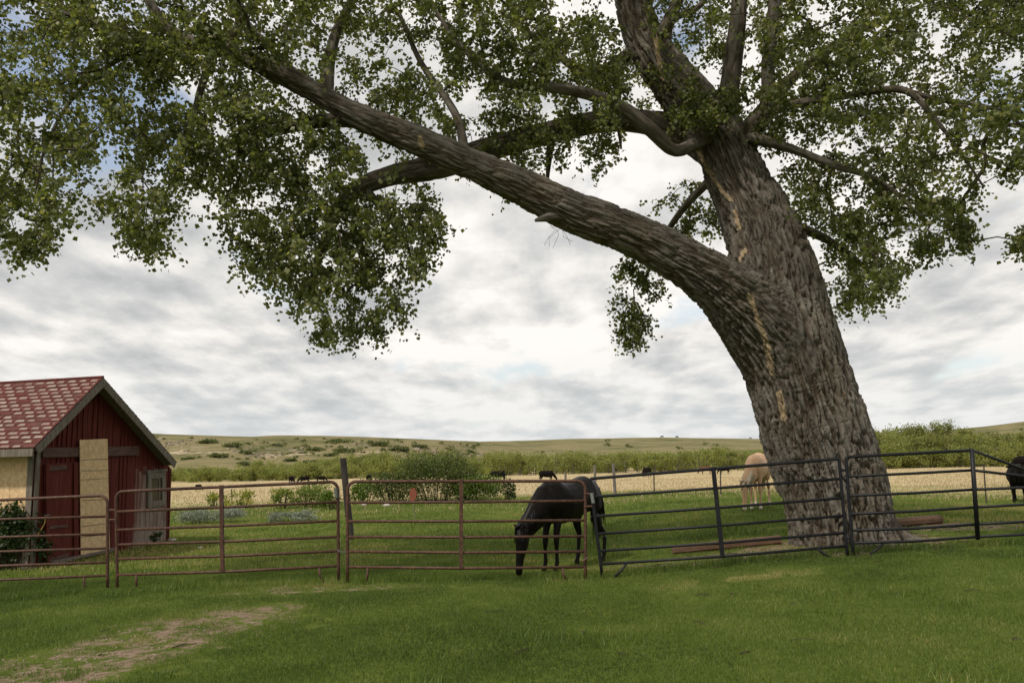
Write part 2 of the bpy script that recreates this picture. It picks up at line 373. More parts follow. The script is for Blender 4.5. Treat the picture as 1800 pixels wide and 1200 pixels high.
def hillz(A, RR, pxa, slope):
    # near bluff on the left (crest 330 m), far down on the right (crest 900 m)
    near = 1-sst(760, 960, pxa)
    rc = 330*near+900*(1-near); rc = np.where(pxa > 1500, 800, rc)
    zc = CAMZ+slope*rc
    t = np.clip((RR-185)/(rc-185), 0, None)
    bl = np.where(t < 1, sst(0, 1, t)*.65+.35*np.minimum(t, 1), 1.0)
    z = -2.4+(zc+2.4)*bl
    x, y = RR*np.sin(A), RR*np.cos(A)
    amp = np.clip(np.minimum(t, 1)*(1-np.clip(t, 0, 1))*4, 0, 1)
    gul = (vnoise(x, y*.35, .045, 3)-.5)*3.2+(vnoise(x, y, .12, 4)-.5)*1.2
    return z+gul*amp*near+(vnoise(x, y, .02, 6)-.5)*2.0*amp*(1-near) - np.maximum(t-1, 0)*1.5, t, near
HZ, T, NR = hillz(A, RR, pxa, slope)
rock = np.clip(.62-np.abs(T-.50)*1.9, 0, 1)*NR+(1-NR)*.12*(np.abs(T-.45) < .2)
green = np.clip(1.1-T*2.3, 0, 1)
n1, n2 = A.shape; idx = np.arange(n1*n2).reshape(n1, n2)
Fq = np.stack([idx[:-1, :-1], idx[:-1, 1:], idx[1:, 1:], idx[1:, :-1]], -1).reshape(-1, 4)
h = mk('hills', np.stack([HX, HY, HZ], -1).reshape(-1, 3), Fq, M['hill'], smooth=True, attrs={'rock': ('POINT', 'FLOAT', rock), 'green': ('POINT', 'FLOAT', green)})
tag(h, kind='structure')
def hill_hit(px, py):
    a = math.atan((px-900)/FPX)
    for r in np.linspace(185, 1000, 900):
        s = (800-ROLL*(px-900)-np.interp(px, sk[:, 0], sk[:, 1]))/FPX*math.cos(a)
        z, _, _ = hillz(np.array(a), np.array(r), np.array(float(px)), np.array(s))
        q = P(px, py, r*math.cos(a))
        if q[2] <= float(z): return np.array([r*math.sin(a), r*math.cos(a), float(z)])
    return q

# ------------------------------------------------------------------ foliage primitives
def leaf_quads(C, L, Wd, dirv, nrm, fold=0.):
    """kite shaped leaves: base C, direction dirv, width vector from nrm"""
    side = np.cross(dirv, nrm); side /= np.linalg.norm(side, axis=1)[:, None]+1e-9
    L = L[:, None]; Wd = Wd[:, None]
    a = C; t = C+dirv*L; l = C+dirv*L*.38+side*Wd; r = C+dirv*L*.38-side*Wd
    return np.stack([a, r, t, l], 1).reshape(-1, 3)
def unit(n): v = rng.normal(size=(n, 3)); return v/np.linalg.norm(v, axis=1)[:, None]
def quads(n): return np.arange(n*4, dtype=np.int32).reshape(n, 4)
def build_leaves(name, V, tone, mat, parent=None, loc=None):
    n = len(V)//4
    return mk(name, V, quads(n), mat, parent, loc, attrs={'tone': ('FACE', 'FLOAT', np.clip(tone, 0, 1))})

# ------------------------------------------------------------------ the cottonwood
def catmull(pts, n):
    pts = np.array(pts, float); P0 = np.vstack([2*pts[0]-pts[1], pts, 2*pts[-1]-pts[-2]]); out = []
    seg = len(pts)-1
    for s in np.linspace(0, seg-1e-6, n):
        i = int(s); t = s-i; a, b, c, d = P0[i:i+4]
        out.append(.5*((2*b)+(-a+c)*t+(2*a-5*b+4*c-d)*t*t+(-a+3*b-3*c+d)*t**3))
    return np.array(out)
def cell_edges(u, v, per, seed):
    """F2-F1 cellular noise, periodic in u with integer period"""
    iu, iv = np.floor(u), np.floor(v); f1 = np.full(u.shape, 9.); f2 = np.full(u.shape, 9.); hv = np.zeros(u.shape)
    for a in (-1, 0, 1):
        for b in (-1, 0, 1):
            cu_, cv_ = iu+a, iv+b; cp = np.mod(cu_, per)
            r1 = np.sin(cp*127.1+cv_*311.7+seed)*43758.5453; r1 -= np.floor(r1)
            r2 = np.sin(cp*269.5+cv_*183.3+seed)*43758.5453; r2 -= np.floor(r2)
            d = np.hypot(cu_+.1+.8*r1-u, cv_+.1+.8*r2-v); k = d < f1
            f2 = np.where(k, f1, np.minimum(f2, d)); hv = np.where(k, r1, hv); f1 = np.where(k, d, f1)
    return f2-f1, hv
def vn3(p, seed):
    p = p+seed*13.7; i = np.floor(p); f = p-i; f = f*f*(3-2*f)
    def h(a, b, c):
        v = np.sin(a*127.1+b*311.7+c*74.7+seed*9.1)*43758.5453; return v-np.floor(v)
    o = 0
    for a in (0, 1):
        for b in (0, 1):
            for c in (0, 1):
                w_ = (f[..., 0] if a else 1-f[..., 0])*(f[..., 1] if b else 1-f[..., 1])*(f[..., 2] if c else 1-f[..., 2])
                o = o+w_*h(i[..., 0]+a, i[..., 1]+b, i[..., 2]+c)
    return o
def bark_tube(name, path, parent, nseg, ring, depth=.04, cell=.085, seed=1., base_flare=False, mat='bark', bare=None, lump=.04):
    """path: (px,py,D,r_px); real furrows displaced on the surface"""
    pts = np.array([list(P(a, b, c))+[r*c/FPX*.955] for a, b, c, r in path])
    L = np.linalg.norm(np.diff(pts[:, :3], axis=0), axis=1).sum(); n = max(6, int(L/ring))
    q = catmull(pts, n); C, r = q[:, :3], np.maximum(q[:, 3], .008)
    T_ = np.gradient(C, axis=0); T_ /= np.linalg.norm(T_, axis=1)[:, None]
    u = np.cross(T_[0], [0, 1, 0.1]); u /= np.linalg.norm(u); U = []
    for t in T_: u = u-t*(u@t); u /= np.linalg.norm(u); U.append(u)
    U = np.array(U); Vv = np.cross(T_, U)
    s = np.concatenate([[0], np.cumsum(np.linalg.norm(np.diff(C, axis=0), axis=1))])
    an = np.arange(nseg)/nseg*2*math.pi; AN, S = np.meshgrid(an, s); RRr = np.repeat(r[:, None], nseg, 1)
    rm = np.percentile(r, 80); per = max(6, int(round(2*math.pi*rm/cell)))
    wob = (vnoise(np.cos(AN)*rm*1.0+5, S*.8+np.sin(AN)*rm*1.3, 2.2, 3)-.5)
    cq = np.stack([np.cos(AN)*RRr, np.sin(AN)*RRr, S], -1)
    wp_ = np.stack([vn3(cq*np.array([4, 4, 2.2]), 5+seed)-.5, vn3(cq*np.array([4, 4, 2.2]), 6+seed)-.5, vn3(cq*np.array([4, 4, 3]), 7+seed)-.5], -1)
    wq = cq+wp_*np.array([.07, .07, .10])
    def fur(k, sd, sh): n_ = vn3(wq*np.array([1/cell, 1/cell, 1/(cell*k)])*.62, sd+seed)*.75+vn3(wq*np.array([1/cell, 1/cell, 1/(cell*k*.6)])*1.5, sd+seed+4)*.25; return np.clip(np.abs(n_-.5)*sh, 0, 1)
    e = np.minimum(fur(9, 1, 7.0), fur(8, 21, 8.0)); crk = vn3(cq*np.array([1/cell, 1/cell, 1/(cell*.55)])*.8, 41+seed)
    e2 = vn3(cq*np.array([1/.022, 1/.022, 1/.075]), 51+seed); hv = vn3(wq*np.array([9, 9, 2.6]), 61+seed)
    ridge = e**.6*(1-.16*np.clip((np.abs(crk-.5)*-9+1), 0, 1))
    amp = depth*np.clip(RRr/.45, .12, 1.15)
    disp = amp*(ridge-.8)+amp*.26*(e2-.5)+amp*.45*(hv-.5)
    big = (vnoise(np.cos(AN)*2+seed, S*.7+np.sin(AN)*2, 1.1, 8)-.5)
    disp = disp+big*lump*2*np.clip(RRr/.5, .1, 1.3)
    if base_flare:
        fl = 1-sst(0, 1.3, S); lob = .5+.5*np.cos(AN*6+1.3+np.sin(AN*2)*1.2)
        disp = disp+fl**2*(lob*.36-.04)
    rad = RRr+disp
    Vt = C[:, None, :]+(np.cos(AN)[..., None]*U[:, None, :]+np.sin(AN)[..., None]*Vv[:, None, :])*rad[..., None]
    bc = np.stack([np.cos(AN)*RRr, np.sin(AN)*RRr, S], -1).reshape(-1, 3)
    idx = np.arange(n*nseg).reshape(n, nseg); nx = np.roll(idx, -1, 1)
    Fq = np.stack([idx[:-1], nx[:-1], nx[1:], idx[1:]], -1).reshape(-1, 4)
    Vt = Vt.reshape(-1, 3)
    br = np.zeros(len(Vt))
    for (line, wd) in (bare or []):
        lp = [P(a, b, d) for a, b, d in line]
        px_, py_, _ = proj(Vt); front = Vt[:, 1] < np.repeat(C[:, 1], nseg)
        for i in range(len(line)-1):
            a = np.array(line[i][:2], float); b = np.array(line[i+1][:2], float); dv = b-a
            tt = np.clip(((px_-a[0])*dv[0]+(py_-a[1])*dv[1])/(dv@dv), 0, 1)
            dd_ = np.hypot(px_-a[0]-dv[0]*tt, py_-a[1]-dv[1]*tt)
            br = np.maximum(br, np.where(front, np.clip(1.15-dd_/wd*.55, 0, 1), 0))
    o = mk(name, Vt, Fq, M[mat], parent, smooth=True, attrs={'barkco': ('POINT', 'FLOAT_VECTOR', bc), 'bare': ('POINT', 'FLOAT', br), 'ridge_h': ('POINT', 'FLOAT', ridge.reshape(-1))})
    return o, C, r

def centreline(path, ring):
    pts = np.array([list(P(a, b, c))+[r*c/FPX*.955] for a, b, c, r in path])
    L = np.linalg.norm(np.diff(pts[:, :3], axis=0), axis=1).sum(); n = max(6, int(L/ring))
    q = catmull(pts, n); C, r = q[:, :3], np.maximum(q[:, 3], .008)
    T_ = np.gradient(C, axis=0); T_ /= np.linalg.norm(T_, axis=1)[:, None]
    u = np.cross(T_[0], [0, 1, 0.1]); u /= np.linalg.norm(u); U = []
    for t in T_: u = u-t*(u@t); u /= np.linalg.norm(u); U.append(u)
    U = np.array(U); sl = np.concatenate([[0], np.cumsum(np.linalg.norm(np.diff(C, axis=0), axis=1))])
    return C, r, T_, U, np.cross(T_, U), sl
def furrows(cq, cell, depth, rl, seed):
    wp_ = np.stack([vn3(cq*np.array([4, 4, 2.2]), 5+seed)-.5, vn3(cq*np.array([4, 4, 2.2]), 6+seed)-.5, vn3(cq*np.array([4, 4, 3]), 7+seed)-.5], -1)
    wq = cq+wp_*np.array([.055, .055, .05])
    def fur(k, sd, sh): n_ = vn3(wq*np.array([1/cell, 1/cell, 1/(cell*k)])*1.08, sd+seed)*.72+vn3(wq*np.array([1/cell, 1/cell, 1/(cell*k*.6)])*2.1, sd+seed+4)*.28; return np.clip(np.abs(n_-.5)*sh, 0, 1)
    e = np.minimum(fur(11, 1, 7.0), fur(9, 21, 8.0)); crk = vn3(cq*np.array([1/cell, 1/cell, 1/(cell*1.0)])*.7, 41+seed)
    e2 = vn3(cq*np.array([1/.026, 1/.026, 1/.10]), 51+seed); hv = vn3(wq*np.array([9, 9, 1.3]), 61+seed)
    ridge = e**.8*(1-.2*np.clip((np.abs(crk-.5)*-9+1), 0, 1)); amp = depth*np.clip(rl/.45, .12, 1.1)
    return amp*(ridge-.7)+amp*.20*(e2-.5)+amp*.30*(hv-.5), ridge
def fork(pathA, pathB, bareA, bareB, vox=.017):
    """trunk and great limb grown together: fused, the crotch filled smoothly, then furrowed; split into two parts"""
    A_, B_ = centreline(pathA, .03), centreline(pathB, .03); mb = MB()
    for C, r, T_, U, Vv, sl in (A_, B_):
        n = len(C); ns = 40; an = np.arange(ns)/ns*2*math.pi
        V_ = C[:, None, :]+(np.cos(an)[None, :, None]*U[:, None, :]+np.sin(an)[None, :, None]*Vv[:, None, :])*r[:, None, None]
        F_ = [(i*ns+k, i*ns+(k+1) % ns, (i+1)*ns+(k+1) % ns, (i+1)*ns+k) for i in range(n-1) for k in range(ns)]+[tuple(range(ns))[::-1], tuple((n-1)*ns+k for k in range(ns))]
        mb.add(V_.reshape(-1, 3), F_)
    me = bpy.data.meshes.new('tmp'); me.from_pydata([list(v) for v in mb.V], [], mb.F); o = bpy.data.objects.new('tmp', me); COL.objects.link(o)
    md = o.modifiers.new('r', 'REMESH'); md.mode = 'VOXEL'; md.voxel_size = vox
    dg = bpy.context.evaluated_depsgraph_get(); nm = bpy.data.meshes.new_from_object(o.evaluated_get(dg)); bpy.data.objects.remove(o)
    N = len(nm.vertices); v = np.empty(N*3, np.float32); nm.vertices.foreach_get('co', v); v = v.reshape(-1, 3).astype(float)
    ne = len(nm.edges); ed = np.empty(ne*2, np.int32); nm.edges.foreach_get('vertices', ed); ed = ed.reshape(-1, 2)
    deg = np.bincount(ed.ravel(), minlength=N).astype(float)
    def lap(x):
        o_ = np.zeros_like(x)
        for k in range(x.shape[1]): o_[:, k] = np.bincount(ed[:, 0], x[ed[:, 1], k], N)+np.bincount(ed[:, 1], x[ed[:, 0], k], N)
        return o_/deg[:, None]
    def local(cl_, v):
        C, r, T_, U, Vv, sl = cl_; idx = np.empty(len(v), int)
        for a in range(0, len(v), 8000):
            q = v[a:a+8000]; idx[a:a+8000] = (((q[:, None, :]-C[None])**2).sum(2)-(r**2)[None]).argmin(1)
        d = v-C[idx]; ax = (d*T_[idx]).sum(1); a, b = (d*U[idx]).sum(1), (d*Vv[idx]).sum(1); rl = r[idx]
        return np.hypot(np.hypot(a, b), np.maximum(np.abs(ax)-.03, 0))-rl, np.stack([a, b, sl[idx]+np.clip(ax, -.05, .05)], 1), rl, idx
    dA, _, _, _ = local(A_, v); dB, _, rlB, _ = local(B_, v)
    K = .42; h = np.clip(1-np.abs(dA-dB)/K, 0, 1)
    def normals(x):
        nm.vertices.foreach_set('co', x.astype(np.float32).ravel()); nm.update(); a = np.empty(N*3, np.float32); nm.vertex_normals.foreach_get('vector', a); return a.reshape(-1, 3).astype(float)
    n0 = normals(v)
    for _ in range(25): n0 = lap(n0)
    n0 /= np.linalg.norm(n0, axis=1)[:, None]+1e-9
    v = v+n0*(h**2*K*.26)[:, None]
    v0 = v.copy()
    for _ in range(70): v = v+(lap(v)-v)*.6*np.clip(h*1.6, .05, 1)[:, None]
    v = v+n0*0
    dA, qA, rA, iA = local(A_, v); dB, qB, rB, iB = local(B_, v)
    n1 = normals(v)
    wB = np.clip(.5+(dA-dB)/.30, 0, 1); wB = wB*wB*(3-2*wB)
    gA, kA = furrows(qA, .070, .088, rA, 1.3); gB, kB = furrows(qB, .064, .076, rB, 5.1); ridge_h = kA*(1-wB)+kB*wB
    disp = gA*(1-wB)+gB*wB
    lump = (vn3(v*np.array([1.6, 1.6, .8]), 8)-.5)*.10*np.clip(np.where(wB > .5, rB, rA)/.6, .1, 1)
    S = qA[:, 2]; AN = np.arctan2(qA[:, 1], qA[:, 0]); fl = 1-sst(0, 1.15, S); lob = .5+.5*np.cos(AN*6+1.3+np.sin(AN*2)*1.2)
    disp = disp+lump+(1-wB)*fl**2.2*(lob*.50-.04)
    v = v+n1*disp[:, None]
    # knot collar where a branch was lost, at the joint
    br = np.zeros(N); px_, py_, _ = proj(v)
    for line, wd in bareA+bareB:
        for i in range(len(line)-1):
            a = np.array(line[i][:2], float); b = np.array(line[i+1][:2], float); dv = b-a
            tt = np.clip(((px_-a[0])*dv[0]+(py_-a[1])*dv[1])/(dv@dv), 0, 1); dd_ = np.hypot(px_-a[0]-dv[0]*tt, py_-a[1]-dv[1]*tt)
            br = np.maximum(br, np.where(n1[:, 1] < .2, np.clip(1.0-dd_/wd*.62, 0, 1), 0))
    bc = qA*(1-wB)[:, None]+qB*wB[:, None]
    np_ = len(nm.polygons); lt = np.empty(np_, np.int32); nm.polygons.foreach_get('loop_total', lt); fv = np.empty(len(nm.loops), np.int32); nm.loops.foreach_get('vertex_index', fv)
    ls_ = np.empty(np_, np.int32); nm.polygons.foreach_get('loop_start', ls_); quad = lt == 4; Fq = fv[ls_[quad][:, None]+np.arange(4)]
    isB = wB[Fq].mean(1) > .5
    for nme, mk_ in (('trunk', ~isB), ('limb', isB)):
        f = Fq[mk_]; u_, inv = np.unique(f, return_inverse=True); f2 = inv.reshape(-1, 4)
        mk(nme, v[u_], f2.astype(np.int32), M['bark'], tree, smooth=True, attrs={'barkco': ('POINT', 'FLOAT_VECTOR', bc[u_]), 'bare': ('POINT', 'FLOAT', br[u_]), 'ridge_h': ('POINT', 'FLOAT', ridge_h[u_])})
    bpy.data.meshes.remove(nm)
    return (A_[0], A_[1]), (B_[0], B_[1])

base = P(1480, 962, 14.3); base[2] = float(hgt(base[0], base[1]))
tree = thing('cottonwood_tree', base, 'huge leaning old cottonwood with furrowed bark and a long limb arching over the pipe fence', 'tree')
skel = []     # skeleton nodes for twigs: world xyz
trunk_path = [(1500, 1015, 14.3, 106), (1491, 975, 14.3, 98), (1481, 930, 14.25, 93), (1468, 870, 14.2, 90), (1448, 805, 14.2, 92), (1432, 753, 14.2, 94), (1409, 670, 14.2, 90), (1393, 610, 14.2, 86),
    (1380, 555, 14.3, 81), (1362, 480, 14.4, 78), (1338, 400, 14.6, 66), (1298, 315, 14.8, 56), (1262, 245, 15, 55), (1215, 182, 15.1, 48), (1162, 118, 15.2, 42),
    (1125, 50, 15.3, 36), (1105, -30, 15.4, 32), (1085, -150, 15.6, 24), (1050, -300, 15.8, 12)]
bare_tr = [([(1228, 268, 14), (1245, 300, 14), (1268, 335, 14), (1285, 352, 14)], 5), ([(1292, 372, 14), (1300, 400, 14)], 6), ([(1322, 535, 13), (1342, 580, 13), (1355, 650, 13)], 6),
           ([(1370, 690, 13), (1377, 735, 13)], 8), ([(1318, 520, 13), (1332, 560, 13), (1350, 610, 13), (1357, 655, 13)], 7), ([(1300, 455, 14), (1310, 440, 14)], 5), ([(1150, 60, 15), (1165, 140, 15)], 5)]
LIMBS = {}
limb_path = [(1435, 830, 14.3, 40), (1412, 725, 14.25, 58), (1378, 640, 14.1, 66), (1328, 565, 13.9, 68), (1262, 500, 13.65, 53), (1182, 448, 13.45, 43), (1100, 407, 13.3, 39), (1000, 368, 13.2, 37), (900, 321, 13.1, 33),
    (810, 281, 13.0, 28), (740, 250, 13.0, 28), (640, 209, 12.9, 25), (560, 165, 12.9, 21), (480, 125, 12.8, 18), (400, 92, 12.8, 14), (330, 72, 12.8, 12.5), (285, 38, 12.9, 11), (250, -20, 13.0, 9), (200, -100, 13, 6)]
bare_l = [([(738, 240, 13), (742, 258, 13)], 5), ([(960, 395, 13), (1060, 440, 13), (1130, 490, 13)], 3)]
LIMBS['trunk'], LIMBS['limb'] = fork(trunk_path, limb_path, bare_tr, bare_l); skel += list(LIMBS['trunk'][0][::9][8:])+list(LIMBS['limb'][0][::8][20:])
others = [
    ([(1240, 262, 15.3, 30), (1180, 225, 15.6, 26), (1100, 212, 15.7, 22), (1020, 220, 15.6, 22), (940, 240, 15.4, 22), (860, 262, 15.2, 23), (770, 292, 15.0, 24), (690, 308, 14.8, 20), (625, 335, 14.6, 17),
      (590, 375, 14.5, 13), (572, 425, 14.4, 10), (550, 480, 14.3, 6)], 84),
    ([(720, 240, 13.1, 14), (650, 213, 13.4, 16), (560, 214, 13.6, 14), (490, 228, 13.7, 11), (420, 250, 13.8, 8), (330, 290, 13.8, 4)], 48),
    ([(1245, 235, 14.6, 18), (1215, 256, 14.2, 13), (1182, 263, 13.9, 12), (1140, 225, 13.6, 14), (1085, 185, 13.5, 13), (1000, 158, 13.3, 11), (900, 148, 13.2, 9), (850, 118, 13.1, 7), (800, 70, 13.1, 5), (760, 10, 13.1, 3)], 44),
    ([(1270, 255, 15, 30), (1278, 190, 14.9, 22), (1286, 120, 14.8, 19), (1297, 30, 14.8, 17), (1305, -80, 14.9, 12), (1320, -220, 15, 6)], 60),
    ([(1290, 260, 14.8, 26), (1325, 222, 14.5, 19), (1352, 190, 14.3, 15), (1350, 120, 14.2, 13), (1360, 20, 14.2, 12), (1385, -90, 14.2, 8), (1420, -200, 14, 4)], 48),
    ([(1355, 195, 14.3, 11), (1400, 182, 14.1, 8), (1480, 170, 13.8, 7), (1585, 158, 13.4, 7), (1640, 205, 13.2, 5), (1700, 285, 13.0, 3), (1730, 330, 13, 2)], 30),
    ([(1585, 158, 13.4, 6), (1650, 175, 13.2, 5), (1740, 190, 13.0, 4), (1830, 240, 12.8, 2)], 24),
    ([(1310, 240, 14.6, 14), (1380, 258, 14.0, 9), (1460, 288, 13.6, 7.5), (1545, 318, 13.3, 5), (1620, 380, 13.2, 2.5)], 30),
    ([(1268, 300, 15.0, 12), (1235, 330, 15.6, 8), (1195, 375, 16.2, 6.5), (1160, 430, 16.8, 4.5), (1130, 500, 17.1, 3)], 24),
    ([(1380, 420, 14.8, 14), (1400, 400, 15.6, 10), (1460, 425, 16.0, 8), (1520, 470, 16.2, 5), (1550, 510, 16.3, 2.5)], 24),
    ([(572, 168, 12.95, 16), (578, 110, 13.1, 12), (590, 60, 13.2, 10), (620, -10, 13.3, 7), (640, -120, 13.3, 4)], 30),
    ([(345, 80, 12.8, 12), (270, 88, 12.7, 9), (200, 62, 12.6, 7), (140, 35, 12.5, 5), (60, 0, 12.4, 2.5)], 24),
    ([(375, 88, 12.8, 9), (362, 130, 12.7, 8), (345, 185, 12.6, 6), (330, 260, 12.5, 3), (290, 340, 12.5, 2)], 24),
    ([(260, 85, 12.7, 7), (200, 110, 12.6, 5), (130, 170, 12.4, 4), (80, 260, 12.3, 3), (60, 350, 12.3, 2)], 20),
    ([(1120, 30, 15.3, 22), (1160, 60, 15.0, 14), (1200, -20, 14.8, 11), (1250, -140, 14.7, 6)], 36),
    ([(1090, 110, 15.3, 10), (1085, 180, 15.5, 8), (1092, 262, 15.6, 2)], 20),
    ([(970, 235, 15.4, 10), (965, 280, 15.3, 6), (962, 320, 15.3, 3)], 20),
    ([(1130, 80, 15.3, 16), (1040, 130, 15.8, 10), (960, 80, 16.2, 7), (880, 20, 16.4, 4)], 28),
    ([(1310, 230, 15.2, 16), (1400, 130, 16.0, 10), (1500, 60, 16.6, 7), (1620, 10, 17, 4)], 28),
    ([(1170, 120, 15.2, 12), (1180, 40, 15.6, 8), (1230, 10, 15.9, 6), (1280, -60, 16.1, 4)], 24),
    ([(400, 95, 12.8, 8), (420, 40, 12.9, 6), (470, -20, 13, 4)], 20),
    ([(540, 150, 12.9, 9), (480, 90, 13.6, 7), (420, 20, 14.1, 5), (380, -60, 14.3, 3)], 20),
    ([(820, 285, 13.1, 10), (800, 200, 13.6, 8), (740, 110, 14.0, 6), (700, 20, 14.2, 4)], 20),
    ([(640, 330, 14.6, 9), (690, 390, 14.6, 6), (720, 440, 14.5, 3)], 18),
    ([(1030, 388, 13.2, 13), (990, 381, 13.10, 12), (965, 382, 13.02, 9), (950, 385, 13.0, 5.5), (940, 388, 13.0, 2.5)], 40),
]
for i, (pt, ns) in enumerate(others):
    o, C, r = bark_tube('branch', pt, tree, ns, .035, .045, .075, 2.+i, lump=.03)
    if i != len(others)-1: skel += list(C[::5][1:])
    LIMBS[i] = (C, r)
# where foliage hangs, traced as lower outline and pockets (photo pixels), at real depths round the limbs
low = np.array([(-160, 440), (0, 425), (15, 462), (95, 465), (110, 430), (145, 390), (152, 300), (188, 285), (192, 415), (205, 458), (240, 468), (280, 455), (312, 425), (330, 372), (375, 392), (410, 440), (440, 505),
    (480, 525), (530, 568), (560, 602), (600, 604), (655, 622), (690, 596), (722, 582), (724, 525), (740, 490), (788, 455), (803, 370), (800, 335), (835, 335), (860, 330), (930, 375), (950, 345), (1000, 350), (1060, 328), (1085, 290),
    (1115, 268), (1140, 250), (1200, 240), (1300, 300), (1340, 345), (1380, 430), (1430, 500), (1455, 560), (1500, 572), (1540, 545), (1592, 515), (1588, 480), (1565, 420), (1600, 400), (1612, 470), (1650, 432), (1700, 450),
    (1722, 380), (1716, 330), (1750, 325), (1765, 335), (1800, 320), (1960, 330)], float)
holes = [(205, 262, 34, 52, .95), (172, 300, 26, 45, .9), (1775, 105, 40, 32, .9), (1690, 100, 20, 14, .6), (830, 175, 26, 22, .7), (1035, 165, 22, 14, .5), (1180, 300, 40, 60, .0), (495, 330, 26, 18, .55),
         (400, 350, 30, 16, .6), (1740, 250, 36, 20, .5), (1180, 20, 26, 22, .7), (300, 30, 25, 14, .4), (620, 270, 22, 10, .4), (1445, 385, 22, 34, .5), (1530, 370, 30, 26, .45), (935, 95, 26, 20, .4), (270, 205, 22, 16, .4),
         (90, 250, 24, 30, .4), (1430, 150, 22, 14, .3), (530, 60, 24, 16, .4), (1640, 60, 26, 18, .35)]
cl = []
def crown_depth(px, py):
    # the crown wraps the limbs: arch on the left around 13 m, trunk top round 15 m
    return np.interp(px, [-100, 300, 700, 1200, 1500, 1900], [12.6, 13.0, 14.0, 15.2, 14.4, 13.2])
main = LIMBS['limb']; mp = np.array(proj(main[0])).T; mr = main[1]*FPX/mp[:, 2]
tr = LIMBS['trunk']; tp = np.array(proj(tr[0])).T; trr = tr[1]*FPX/tp[:, 2]
def blocked(px, py, D, rad):
    """would a clump here hide the bare main limb or trunk?"""
    d = np.hypot(mp[:, 0]-px, mp[:, 1]-py)-mr-rad; i = d.argmin()
    if mp[i, 0] > (420 if random.random() < .35 else 215) and d[i] < 0 and D < main[0][i, 1]+.55: return True
    d = np.hypot(tp[:, 0]-px, tp[:, 1]-py)-trr-rad; i = d.argmin()
    if d[i] < 0 and tp[i, 1] > 215 and D < tr[0][i, 1]+1.1: return True
    if d[i] < 0 and tp[i, 1] > 60 and D < tr[0][i, 1]+.8 and random.random() < .75: return True
    for k in (0, 3):
        Ck, rk_ = LIMBS[k]; q = np.array(proj(Ck)).T; dd_ = np.hypot(q[:, 0]-px, q[:, 1]-py)-rk_*FPX/q[:, 2]-rad*.55; i = dd_.argmin()
        if dd_[i] < 0 and D < Ck[i, 1]+.35 and random.random() < .8: return True
    return False
tries = 0
while len(cl) < 2150 and tries < 60000:
    tries += 1
    px, py = random.uniform(-150, 1950), random.uniform(-130, 620)
    yl = np.interp(px, low[:, 0], low[:, 1])
    if py > yl-24: continue
    if py > yl-60 and random.random() < .25: continue
    if any(((px-a)/rx)**2+((py-b)/ry)**2 < 1 and random.random() < pr_ for a, b, rx, ry, pr_ in holes): continue
    if vnoise(px, py, .018, 11) < .24 and random.random() < .6: continue
    D = crown_depth(px, py)+random.gauss(0, 1.35); D = min(max(D, 11.0), 18.5)
    if blocked(px, py, D, 26): continue
    cl.append((P(px, py, D), 1.0))
def pocket(n, x0, x1, y0, y1, D, s):
    for _ in range(n):
        t = random.random(); a = math.sqrt(random.random()); th = random.uniform(0, 6.283)
        px = (x0+x1)/2+(x1-x0)/2*a*math.cos(th); py = (y0+y1)/2+(y1-y0)/2*a*math.sin(th)
        cl.append((P(px, py, D+random.gauss(0, s)), .85))
pocket(22, 1150, 1275, 320, 430, 16.8, .4); pocket(26, 1078, 1165, 445, 610, 17.1, .3); pocket(8, 1085, 1160, 440, 500, 17.0, .3); pocket(12, 1775, 1850, 385, 430, 13, .3); pocket(5, 1085, 1120, 560, 610, 17.0, .2)
pocket(10, 1360, 1450, 340, 440, 16.5, .4); pocket(20, 1440, 1560, 420, 540, 16.3, .5); pocket(4, 550, 610, 560, 596, 14.3, .3); pocket(4, 620, 680, 560, 605, 14.3, .3)
pocket(3, 210, 270, 380, 450, 12.6, .3); pocket(5, 15, 95, 380, 450, 12.3, .3); pocket(8, 1610, 1650, 400, 440, 13.2, .2); pocket(8, 1670, 1710, 380, 430, 13.2, .2)
pocket(24, 1170, 1290, 125, 225, 14.0, .25)
pocket(75, 430, 760, 320, 530, 13.7, .5); pocket(45, 330, 620, 190, 330, 12.9, .4); pocket(50, 120, 520, 20, 120, 12.4, .4); pocket(35, 1300, 1560, 60, 230, 13.6, .5); pocket(30, 760, 1120, 10, 150, 12.9, .4); pocket(26, 880, 1080, 190, 290, 15.0, .3)      # the leafy tuft in the fork
# the part of the crown above the frame
for _ in range(1000):
    th = random.uniform(0, 6.283); a = math.sqrt(random.random()); x = 2+9.5*a*math.cos(th); y = 14.4+5.5*a*math.sin(th); z = random.uniform(9.5, 10+6.2*math.sqrt(max(0, 1-a*a)))
    q = proj((x, y, z))
    if q[1] > -60 and -100 < q[0] < 1900: continue
    cl.append((np.array([x, y, z]), 1.15))
cc = np.array([c[0] for c in cl]); cs = np.array([c[1] for c in cl])
